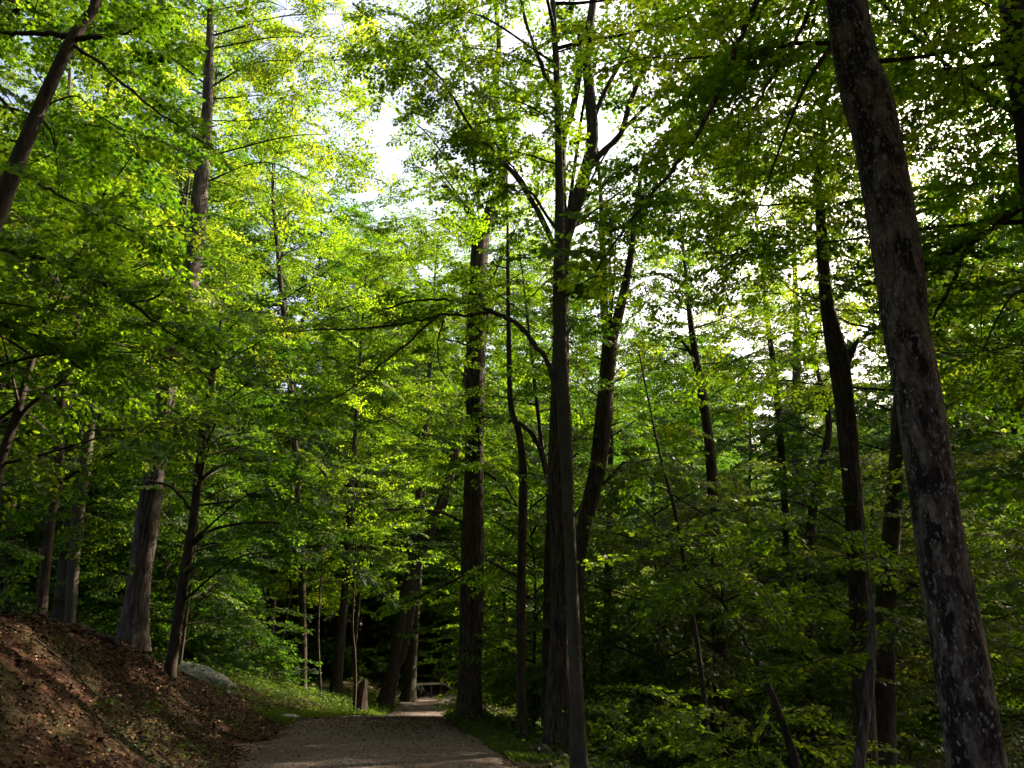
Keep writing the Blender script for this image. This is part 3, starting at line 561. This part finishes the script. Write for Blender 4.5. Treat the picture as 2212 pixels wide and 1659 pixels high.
# ------------------------------------------------------------------ repeated trees of the wood beyond
def proto_tree(kind, seed):
    rng = np.random.RandomState(seed); mb = MB()
    if kind == 'canopy': H, r, z0, Rr, nb, lib, shape = rng.uniform(25, 30), .24, 7, 5.5, 62, SP_FAR, KITE
    elif kind == 'mid': H, r, z0, Rr, nb, lib, shape = rng.uniform(14, 18), .13, 3.2, 4.0, 38, SP_FAR, KITE
    elif kind == 'shrub': H, r, z0, Rr, nb, lib, shape = rng.uniform(1.5, 2.4), .015, .2, 1.0, 11, SP_MID, OVATE
    else: H, r, z0, Rr, nb, lib, shape = rng.uniform(5.5, 8.5), .045, .9, 2.7, 24, SP_MID, OVATE
    P = np.array([[0, 0, -.15, r * 1.15]] + [[rng.normal(0, .028 * H * k / 6), rng.normal(0, .028 * H * k / 6), H * k / 6, r * (1 - .93 * k / 6)] for k in range(1, 7)])
    q = crom(P, 4); tube(mb, q[:, :3], q[:, 3], 8 if kind != 'canopy' else 10, 0, .07, seed, .3)
    cr = Crown(rng, lib, shape)
    for b in range(nb):
        u = (b + rng.rand()) / nb; z = z0 + (H * .97 - z0) * u; az = b * 2.4 + rng.uniform(-.5, .5)
        ln = Rr * (.35 + .65 * math.sin(math.pi * min(1, .3 + u * .66))) * rng.uniform(.65, 1.15)
        cr.limb(along(P, z), az, rng.uniform(.1, .45) + u * .5, ln, .01 + .01 * ln, .1 + u * .35, .46 if kind != 'under' else .4, 1.)
    return mb, cr
protos = {}
for kind, seeds in (('canopy', (201, 202, 203, 204)), ('mid', (211, 212, 213)), ('under', (221, 222, 223, 224)), ('shrub', (231, 232, 233))):
    protos[kind] = []
    for s_ in seeds:
        mb, cr = proto_tree(kind, s_)
        t = mb.build('trunk', [M_bark if s_ % 2 else M_grey], smooth=(0,)); c = cr.build(None, [(M_leaf, M_leaf_dark, M_leaf_warm, M_leaf_dark, M_leaf_dull)[s_ % 5], M_twig])
        protos[kind].append([t, c, True])
def place(kind, idx, x, y, rz, sc, name, label, cat, group):
    t, c, first = protos[kind][idx]; e = empty(name, (x, y, hz(x, y)), rz, sc); tag(e, label, cat, group)
    if first: protos[kind][idx][2] = False
    else:
        tw = c.children[0].copy(); t, c = t.copy(), c.copy(); C.objects.link(t); C.objects.link(c); C.objects.link(tw); tw.parent = c
    t.parent = e; c.parent = e
    return e
def pxof(x, y): return CX + F_PX * x / (y * math.cos(TILT)) * 1.0
rg = random.Random(77); used = []
SX, SY = math.sin(SUN_AZ), math.cos(SUN_AZ); BEAMS = [(-2.6, 27, 2.6), (-2.8, 31, 3.0), (-3.6, 43, 3.0), (3.2, 17.5, 1.7)]
def spot_ok(x, y, gap):
    if y < 48 and abs(x - float(path_x(y))) < float(path_w(y)) + 1.2: return False
    for bx, by, bw in BEAMS:
        t = (x - bx) * SX + (y - by) * SY; l = abs((x - bx) * SY - (y - by) * SX)
        if 0 < t < 40 and l < bw: return False
    for a, b in used:
        if (a - x) ** 2 + (b - y) ** 2 < gap * gap: return False
    return True
LAND = [(40, 'bent sapling'), (100, 'slim bank trunk'), (150, 'broad pale grey trunk'), (290, 'tall bank trunk'), (385, 'slender dark tree'), (440, 'boulder'), (612, 'white sliver stem'), (735, 'dark upright trunk'), (850, 'leaning pair'),
        (925, 'path fence'), (1015, 'furrowed trunk'), (1126, 'slim brown trunk'), (1245, 'slim grey tree'), (1310, 'crooked brown tree'), (1480, 'wispy sapling'), (1555, 'pole-like dark tree'), (1690, 'thin dark far trunk'), (1750, 'curved dark trunk'), (1855, 'broken limb tree'), (1915, 'black shaded trunk'), (2090, 'mottled trunk'), (2190, 'right edge')]
ORD = 'nearest second third fourth fifth sixth seventh eighth ninth tenth eleventh twelfth thirteenth fourteenth fifteenth sixteenth seventeenth eighteenth nineteenth twentieth'.split()
placed = []
def relabel():
    cells = {}
    for e, desc, x, y in placed:
        px = CX + F_PX * x / (y * math.cos(TILT) * 1.06); nm = min(LAND, key=lambda l: abs(l[0] - px))
        cells.setdefault((desc, nm[1], px > nm[0]), []).append((y, e))
    for (desc, nm, side), L in cells.items():
        L.sort(key=lambda q: q[0])
        for k, (y, e) in enumerate(L):
            o_ = ('only one' if len(L) == 1 else (ORD[k] + ' of those')) if k < 20 else 'farthest'
            e['label'] = f"{desc} just {'right' if side else 'left'} of the {nm}, {o_}"[:140] if nm != 'right edge' else f"{desc} at the right edge, {o_} {'outside' if side else 'inside'} it"
def scatter(kind, n, y0, y1, gap, name, cat, desc, gname, wedge=.78, skip=None):
    k = 0; tries = 0
    while k < n and tries < n * 60:
        tries += 1; y = math.sqrt(rg.uniform(y0 * y0, y1 * y1)); x = rg.uniform(-wedge, wedge) * y
        if not spot_ok(x, y, gap) or (skip and skip(x, y)): continue
        used.append((x, y))
        e = place(kind, rg.randrange(len(protos[kind])), x, y, rg.uniform(0, 6.28), rg.uniform(.82, 1.15), name, desc, cat, gname); placed.append((e, desc, x, y)); k += 1
scatter('canopy', 140, 32, 120, 3.9, 'canopy_tree', 'tree', 'tall tree', 'tall trees of the wood', .72, lambda x, y: -.27 < x / y < -.13 and y < 45)
scatter('mid', 60, 24, 90, 3.0, 'middle_tree', 'tree', 'middling tree', 'middle-sized trees of the wood', .72, lambda x, y: (-.30 < x / y < -.03 and y < 42) or (x / y > .3 and y < 27) or (-.12 < x / y < .12 and y < 30))
scatter('under', 150, 17, 62, 1.9, 'understory_tree', 'sapling', 'low young tree', 'low young trees under the tall ones', .7, lambda x, y: (-.38 < x / y < -.02 and y < 50) or (-.09 < x / y < .16 and y < 23) or (x / y > .1 and y < 34 and int(x * 5 + y * 3) % 2) or x < -3 and y < 21)
scatter('shrub', 110, 13.5, 48, 1.0, 'shrub', 'shrub', 'low leafy shrub', 'shrubs on the forest floor', .66, lambda x, y: (x < 0.5 and y < 24) or (x / y > .3 and y < 19) or (-.09 < x / y < .10 and y < 22) or (-.3 < x / y < -.02 and y < 44))
relabel()
for x, y, kd, lb in [(-6.2, 58, 'mid', 'middle-sized tree closing the view beyond the bend of the path'), (-4.2, 63, 'mid', 'second tree behind the far bend, half hidden'), (-8.4, 66, 'canopy', 'tall tree deep behind the fence'), (-5.2, 72, 'under', 'low tree far behind the path bend'), (-3.6, 57, 'under', 'low young tree right behind the path bend'), (-7.3, 53, 'under', 'low young tree right behind the wooden fence')]:
    place(kd, 1, x, y, x * 3, 1, dict(mid='middle_tree', canopy='canopy_tree', under='understory_tree')[kd], lb, 'tree', 'trees behind the bend of the path')
# trees that stand beside and behind the camera and shade the near ground
for k, (x, y, kd) in enumerate([(9, -3, 'canopy'), (14, 4, 'canopy'), (17, 12, 'canopy'), (11.5, 11, 'mid'), (20, 20, 'canopy'), (24, 3, 'canopy'), (30, 16, 'canopy'), (34, 34, 'canopy'), (6, -8, 'canopy'), (-9, -6, 'canopy'), (-4, -4, 'canopy'), (3, -6, 'canopy'), (-13, 1, 'canopy'), (-1, -13, 'canopy'), (-12, 15, 'canopy'), (10, 0, 'mid'), (-16, 8, 'canopy'), (28, 45, 'canopy')]):
    place(kd, k % len(protos[kd]), x, y, k * 1.3, 1, 'shade_tree', 'tall tree shading the ground from beyond the right edge' if x > 0 else 'tall tree shading the bank from beyond the left edge', 'tree', 'shade trees to the right' if x > 0 else 'shade trees to the left')

# ------------------------------------------------------------------ ground things
gr = np.random.RandomState(900)
def ground_normal(x, y):
    e = .12; return np.stack([-(hgt(x + e, y) - hgt(x - e, y)) / (2 * e), -(hgt(x, y + e) - hgt(x, y - e)) / (2 * e), np.ones_like(x)], 1)
m, n, o = mat('dry_leaf'); a_ = n.nodes.new('ShaderNodeAttribute'); a_.attribute_name = 'tint'
r_ = ramp(n, [(0, (.016, .007, .004)), (.45, (.05, .022, .012)), (.8, (.11, .055, .028)), (.95, (.22, .13, .07)), (1, (.36, .27, .17))]); n.links.new(a_.outputs['Fac'], r_.inputs[0])
p = n.nodes.new('ShaderNodeBsdfPrincipled'); p.inputs['Roughness'].default_value = .9; p.inputs['Specular IOR Level'].default_value = .15; n.links.new(r_.outputs[0], p.inputs['Base Color']); n.links.new(p.outputs[0], o.inputs[0]); M_dry = m
def lay(name, n_, fx, fy, size, shape, ok=None, m_=M_dry, tintpow=1.6, lift=.012, tilt=.45):
    x, y = fx(n_), fy(n_)
    if ok is not None: k = ok(x, y); x, y = x[k], y[k]
    n_ = len(x); P = np.stack([x, y, hgt(x, y) + lift + gr.uniform(0, .02, n_)], 1); a = gr.uniform(0, 6.283, n_); nn = ground_normal(x, y) + gr.normal(0, tilt, (n_, 3))
    A = np.stack([np.cos(a), np.sin(a), gr.normal(0, .3, n_)], 1)
    mb = MB(); leaves(mb, P, A, nn, size * gr.uniform(.6, 1.35, n_), gr.rand(n_) ** tintpow, shape); return mb
offpath = lambda x, y: np.abs(x - path_x(y)) > path_w(y) - .05 + gr.uniform(-.5, .1, len(x))
onpath = lambda x, y: (np.abs(x - path_x(y)) < path_w(y)) & (gr.rand(len(x)) < .25 + .75 * (np.abs(x - path_x(y)) / path_w(y)) ** 2)
mb = lay('', 95000, lambda k: gr.uniform(-12, -3.6, k), lambda k: gr.uniform(8.5, 25, k), .050, OVATE, offpath)
m2 = lay('', 60000, lambda k: gr.uniform(-22, 22, k), lambda k: gr.uniform(10, 60, k), .09, KITE, offpath)
m4 = lay('', 9000, lambda k: gr.uniform(-7, 0, k), lambda k: gr.normal(20.5, 1.6, k), .045, OVATE, lambda x, y: (np.abs(x - path_x(y)) < path_w(y)) & (y > 15) & (y < 24), lift=.026, tilt=.35, tintpow=1.5)
m3 = lay('', 9000, lambda k: gr.uniform(-7, 1.5, k), lambda k: gr.uniform(11, 34, k), .042, OVATE, onpath, lift=.026, tilt=.35, tintpow=.7)
for q in (m2, m3, m4):
    for (v, t), (f, mi) in zip(q.v, q.f): mb.add(v, f, mi, t)
tag(mb.build('leaf_litter', [M_dry]), 'brown fallen leaves strewn over the bank and the path', kind='stuff')
# fallen twigs
mb = MB(); k = 700; x = gr.uniform(-11, -3, k); y = gr.uniform(9, 22, k); a = gr.uniform(0, 6.283, k); l = gr.uniform(.08, .55, k) / 2
P0 = np.stack([x - np.cos(a) * l, y - np.sin(a) * l, 0 * x], 1); P1 = np.stack([x + np.cos(a) * l, y + np.sin(a) * l, 0 * x], 1)
P0[:, 2] = hgt(P0[:, 0], P0[:, 1]) + .02; P1[:, 2] = hgt(P1[:, 0], P1[:, 1]) + gr.uniform(.02, .09, k)
ok = offpath(x, y); prisms(mb, P0[ok], P1[ok], .006, .003); tag(mb.build('fallen_twigs', [M_grey]), 'thin dead twigs scattered over the bank', kind='stuff')
# low plants and grass
M_weed = leaf_mat('ground_plant_green', [(0, (.015, .032, .006)), (.6, (.032, .062, .010)), (1, (.08, .10, .02))], [(0, (.06, .12, .01)), (.6, (.13, .22, .012)), (1, (.3, .32, .03))], .4)
mb = MB()
def weeds(cx_, cy_, rx, ry, n_, hmax, size):
    x = cx_ + gr.normal(0, rx, n_); y = cy_ + gr.normal(0, ry, n_); k = np.abs(x - path_x(y)) > path_w(y) - .1; x, y = x[k], y[k]
    h = gr.uniform(.02, 1, len(x)) * hmax * (.35 + .65 * np.abs(np.sin(x * 2.1 + 1) * np.cos(y * 1.7))); a = gr.uniform(0, 6.283, len(x))
    leaves(mb, np.stack([x, y, hgt(x, y) + h], 1), np.stack([np.cos(a), np.sin(a), gr.normal(0, .35, len(x))], 1), np.array([0, 0, 1.]) + gr.normal(0, .4, (len(x), 3)), size * gr.uniform(.6, 1.3, len(x)), gr.rand(len(x)), KITE)
for q in [(-6.6, 24, .9, 2.2, 6000, .4, .07), (-9.5, 29, 1.6, 2.0, 8000, .5, .08), (-6.2, 29, .8, 3, 7000, .4, .08), (-6, 34, .8, 4, 5000, .4, .09), (-1.0, 23, .5, 2.2, 5000, .4, .07), (1.2, 17, .5, 3.0, 5000, .22, .06), (1.5, 22, 1., 3, 6000, .45, .08), (.9, 30, 1.2, 4, 5000, .5, .09),
          (-7.5, 12.0, 1.4, 1.6, 260, .15, .06), (-5.6, 15, .7, 1.8, 260, .12, .055), (-4.9, 12.4, .4, .8, 420, .16, .055), (-5.4, 17.6, .3, .8, 300, .15, .055),
          (6, 16, 2.5, 3, 7000, .5, .09), (10, 20, 4, 5, 9000, .6, .1), (-12, 34, 4, 5, 9000, .5, .1), (-3, 52, 5, 4, 6000, .5, .12), (6, 34, 4, 6, 9000, .6, .11), (-14, 24, 3, 4, 7000, .5, .09)]: weeds(*q)
tag(mb.build('ground_cover', [M_weed]), 'low green weeds along the path and in the hollows', kind='stuff')
mb = MB()
def blades(x, y, h):
    n_ = len(x); a = gr.uniform(0, 6.283, n_); z = hgt(x, y); b = np.stack([x, y, z], 1); u = np.stack([np.cos(a), np.sin(a), 0 * a], 1) * .006
    lean = np.stack([gr.normal(0, .35, n_), gr.normal(0, .35, n_), np.ones(n_)], 1) * (h * gr.uniform(.5, 1.2, n_))[:, None]
    V = np.stack([b - u, b + u, b + lean * .6 + u * .7, b + lean + np.stack([lean[:, 0], lean[:, 1], -.2 * lean[:, 2]], 1) * .5], 1)
    mb.add(V.reshape(-1, 3), [[0, 1, 2, 3]] + (np.arange(n_) * 4)[:, None], 0, np.repeat(gr.rand(n_), 4))
y = gr.uniform(19.5, 36, 17000); x = path_x(y) - path_w(y) - np.abs(gr.normal(0, .32, len(y))) + .12; blades(x, y, .14)
y = gr.uniform(14, 34, 13000); x = path_x(y) + path_w(y) + np.abs(gr.normal(0, .4, len(y))) - .1; blades(x, y, .12)
tag(mb.build('grass', [M_weed]), 'short bright grass along the verges of the path', kind='stuff')

mb = MB(); k = 14000; y = gr.uniform(11, 30, k); x = path_x(y) + path_w(y) * np.clip(gr.normal(0, .55, k), -1.02, 1.02); z = hgt(x, y) + .024; r = gr.uniform(.005, .014, k) * (1 + 1.2 * (gr.rand(k) < .04))
oc = np.array([(1, 0, 0), (0, 1, 0), (-1, 0, 0), (0, -1, 0), (0, 0, .7), (0, 0, -.5)]); V = np.stack([x, y, z], 1)[:, None] + oc[None] * r[:, None, None] * gr.uniform(.6, 1.3, (k, 6, 1))
mb.add(V.reshape(-1, 3), (np.array([[0, 1, 4], [1, 2, 4], [2, 3, 4], [3, 0, 4], [1, 0, 5], [2, 1, 5], [3, 2, 5], [0, 3, 5]])[None] + (np.arange(k) * 6)[:, None, None]).reshape(-1, 3), 0, np.repeat(gr.rand(k), 6))
m, n, o = mat('loose_gravel'); a_ = n.nodes.new('ShaderNodeAttribute'); a_.attribute_name = 'tint'; r_ = ramp(n, [(0, (.02, .013, .011)), (.6, (.085, .060, .050)), (1, (.28, .225, .20))]); n.links.new(a_.outputs['Fac'], r_.inputs[0])
p = n.nodes.new('ShaderNodeBsdfPrincipled'); p.inputs['Roughness'].default_value = .9; n.links.new(r_.outputs[0], p.inputs['Base Color']); n.links.new(p.outputs[0], o.inputs[0])
tag(mb.build('gravel', [m]), 'loose gravel scattered over the path', kind='stuff')
# boulder and rocks
M_rock = bark_mat('grey_rock', [(.3, (.07, .066, .063)), (.5, (.20, .19, .18)), (.7, (.34, .32, .30))], (7, 7, 7), 1.0, spots=[((2, 2, 5), .5, .64, (.05, .06, .03)), ((11, 11, 11), .62, .7, (.42, .36, .28))])
def rock(name, label, cat, c, dims, seed, rz=0, lobes=(), group=None, m_=M_rock, sub=4):
    import bmesh
    g = np.random.RandomState(seed); bm = bmesh.new(); bmesh.ops.create_icosphere(bm, subdivisions=sub, radius=1); W = g.normal(0, 1, (9, 3)); ph = g.uniform(0, 6, 9)
    me = bpy.data.meshes.new(name)
    cuts = [(Vector(g.normal(0, 1, 3)).normalized(), g.uniform(.62, .85)) for _ in range(7)]
    for v in bm.verts:
        q = v.co.copy()
        for d_, k_ in cuts:
            e_ = q.dot(d_)
            if e_ > k_: q -= d_ * (e_ - k_) * .85
        f = 1 + sum(.05 / (1 + .4 * i_) * math.sin(q.dot(Vector(W[i_])) * (1.6 + i_ * .9) + ph[i_]) for i_ in range(9))
        q *= f
        for lx, lr, lz in lobes: q.z += lz * math.exp(-((q.x - lx) / lr) ** 2) * (q.z > -.2)
        v.co = Vector((q.x * dims[0], q.y * dims[1], q.z * dims[2]))
    bm.to_mesh(me); bm.free(); me.materials.append(m_)
    o_ = bpy.data.objects.new(name, me); C.objects.link(o_); o_.location = c; o_.rotation_euler = (0, 0, rz); return tag(o_, label, cat, group)
c, s_ = at(440, 1466, 20.5)
bo = rock('boulder', 'pale grey boulder sloping down to the right behind the bank', 'boulder', c - np.array([0, 0, .1]), (.84, .6, .36), 3, 0, [(-.6, .5, .3)])
bo.rotation_euler = (0, .24, 0)
c, s_ = at(612, 1592, 20.5); rock('flat_stone', 'flat dark stone lying on the left edge of the path', 'stone', (c[0], c[1], hz(c[0], c[1]) + .04), (.42, .25, .09), 5, .1)
for k, (px, py, d, sz, lb) in enumerate([(1700, 1640, 16, .5, 'flat grey rock in the dark hollow, leftmost of three'), (1790, 1648, 15, .36, 'small grey rock in the dark hollow between two others'), (1640, 1632, 18, .4, 'rounded grey rock by the foot of the pole-like tree'),
                                         (1150, 1535, 24, .35, 'grey stone among weeds between two trunks right of the path'), (1480, 1610, 20, .45, 'grey rock on the shady slope left of the pole-like tree'), (900, 1405, 48, .8, 'pale rock far up on the brown forest floor'), (1850, 1650, 14.0, .4, 'grey rock at the foot of the pale flaky stem')]):
    c, s_ = at(px, py, d); rock('rock', lb, 'rock', (c[0], d, hz(c[0], d) + sz * .15), (sz, sz * .8, sz * .45), 20 + k, k, sub=3)

# fallen logs, stump
def log(label, p0, p1, r, seed, lift=.5, m_=M_bark):
    a, _ = at(p0[0], p0[1], p0[2]); b, _ = at(p1[0], p1[1], p1[2]); P = []
    for k in range(6):
        t = k / 5; x, y = a[0] + (b[0] - a[0]) * t, a[1] + (b[1] - a[1]) * t; P.append([x, y, hz(x, y) + r * lift + .05 * math.sin(k * 1.7 + seed), r * (1 - .35 * t)])
    q = crom(P, 4); mb = MB(); tube(mb, q[:, :3], q[:, 3], 12, 0, .1, seed); mb.add([q[0, :3] + [math.cos(w_) * r * .9, 0, math.sin(w_) * r * .9] for w_ in np.linspace(0, 6.283, 10, endpoint=False)], [list(range(10))], 0)
    tag(mb.build('fallen_log', [m_], None, None, (0,)), label, 'log')
log('dark rotten log lying along the bank crest left of the tall trunk', (160, 1372, 15.5), (255, 1392, 15.8), .09, 1)
log('dark log lying in the shade above the boulder', (500, 1390, 28), (570, 1380, 30), .3, 2)
log('long thin dark log sloping down on the far brown floor', (735, 1365, 52), (925, 1420, 46), .25, 3)
log('dark log lying level far behind the furrowed trunk', (975, 1432, 50), (1075, 1425, 52), .25, 4)
log('low dark log under the slim grey tree on the right verge', (1150, 1640, 15), (1215, 1655, 14.5), .12, 5)
log('black log across the dark hollow behind the flaky stem', (1730, 1600, 19), (2030, 1560, 20), .3, 6)
def stick(label, a, b, r, seed):
    g = np.random.RandomState(seed); P = []
    for k in range(7):
        t = k / 6; x, y = a[0] + (b[0] - a[0]) * t, a[1] + (b[1] - a[1]) * t; P.append([x + g.normal(0, .03), y + g.normal(0, .03), hz(x, y) + r + .02 + abs(g.normal(0, .02)), r * (1 - .6 * t)])
    q = crom(P, 4); mb = MB(); tube(mb, q[:, :3], q[:, 3], 8, 0, .1, seed)
    for k in (8, 14, 18):
        d = g.normal(0, 1, 3); d[2] = abs(d[2]); prisms(mb, q[k:k + 1, :3], q[k:k + 1, :3] + d * .16, r * .5, r * .2)
    tag(mb.build('fallen_branch', [M_bark], None, None, (0,)), label, 'branch')
stick('dark dead branch lying across the lower bank near the left edge', (-6.6, 11.6), (-5.6, 12.0), .014, 1)
stick('thin brown branch lying downhill in the middle of the bank', (-6.4, 13.6), (-5.6, 13.3), .011, 2)
stick('short dark branch at the foot of the bank beside the path', (-5.4, 15.6), (-4.7, 16.4), .025, 3)
stick('long thin branch lying near the crest of the bank', (-7.9, 14.0), (-7.0, 15.0), .014, 4)
a, s_ = at(775, 1530, 29); b0 = np.array([a[0], 29, hz(a[0], 29) - .1]); q = crom([[*b0, .22], [*(b0 + [.05, 0, .5]), .18], [*(b0 + [.12, 0, 1.0]), .15]], 4)
mb = MB(); tube(mb, q[:, :3], q[:, 3], 14, 0, .1, 9, .3, cap=False); top_ = mb.v[0][0][-14:]
for k in range(14):
    j_ = (k + 1) % 14; mb.add([top_[k], top_[j_], (top_[k] + top_[j_]) / 2 * .75 + top_.mean(0) * .25 + [0, 0, .1 + .22 * ((k * 7) % 5) / 5]], [[0, 1, 2]])
tag(mb.build('stump', [M_furrow], None, None), 'broken upright stump with a jagged top left of the path', 'stump')

# fence beside the far path
M_wood = bark_mat('weathered_wood', [(.3, (.07, .062, .05)), (.6, (.13, .118, .10)), (.8, (.19, .175, .15))], (10, 10, 3), .3)
fp = [at(884, 1518, 43)[0], at(907, 1516, 44)[0], at(930, 1515, 45)[0], at(953, 1512, 46)[0]]
e = empty('wooden_fence', (fp[0][0], 43, hz(fp[0][0], 43))); tag(e, 'low weathered wooden fence beside the far bend of the path', 'fence'); tops = []
def beam(name, a, b, w_, h_):
    a, b = np.array(a, float), np.array(b, float); t = b - a; t /= np.linalg.norm(t); ref = np.array([0, 0, 1.]) if abs(t[2]) < .9 else np.array([0, 1., 0]); u = np.cross(t, ref); u /= np.linalg.norm(u); v = np.cross(u, t)
    V = [P_ + sx * u * w_ / 2 + sy * v * h_ / 2 for P_ in (a, b) for sx, sy in ((-1, -1), (1, -1), (1, 1), (-1, 1))]
    mb = MB(); mb.add(V, [[0, 1, 2, 3], [7, 6, 5, 4], [0, 4, 5, 1], [1, 5, 6, 2], [2, 6, 7, 3], [3, 7, 4, 0]]); return mb.build(name, [M_wood], e, np.array(e.location))
for a in fp:
    z = hz(a[0], a[1]); beam('post', (a[0], a[1], z - .1), (a[0], a[1], z + .8), .085, .085); tops.append(np.array([a[0], a[1] - .09, z + .68]))
beam('rail', tops[0] + [-.05, 0, 0], tops[3] + [.05, 0, 0], .04, .11)
beam('rail', tops[0] + [-.5, -1.2, -.62], tops[0] + [-.06, 0, -.02], .04, .11)
beam('rail', tops[3] + [.07, 0, -.02], tops[3] + [.9, 1.0, -.5], .04, .11)

# seedlings on the bank
def seedling(label, px, py, d, hgt_, n_, seed):
    g = np.random.RandomState(seed); c, s_ = at(px, py, d); x, y = c[0], d; z = hz(x, y); e = empty('seedling', (x, y, z)); tag(e, label, 'seedling', 'seedlings on the bank')
    P = crom([[x, y, z - .03], [x + g.normal(0, .04), y, z + hgt_ * .5], [x + g.normal(0, .08), y, z + hgt_]], 4); mb = MB(); prisms(mb, P[:-1], P[1:], .006, .004); mb.build('stem', [M_twig], e, (x, y, z))
    mb = MB(); k = n_; t = g.uniform(.3, 1, k); pp = np.array([P[int(q * (len(P) - 1))] for q in t]); a = g.uniform(0, 6.28, k); A = np.stack([np.cos(a), np.sin(a), g.uniform(-.3, .3, k)], 1)
    leaves(mb, pp + A * g.uniform(0, .12, k)[:, None], A, np.array([0, 0, 1.]) + g.normal(0, .3, (k, 3)), np.full(k, .1) * g.uniform(.7, 1.2, k), g.rand(k), OVATE); mb.build('leaves', [M_weed], e, (x, y, z))
seedling('pale upright seedling standing on the bank near the left edge', 50, 1390, 12.5, .38, 14, 1)
seedling('leafy seedling low on the bank, right of the sunlit patches', 318, 1590, 13.2, .35, 26, 2)
seedling('bushy green seedling near the bottom edge of the bank', 210, 1630, 11.6, .22, 24, 3)
seedling('small seedling beside the sunny streak near the path', 410, 1640, 13.0, .2, 16, 4)
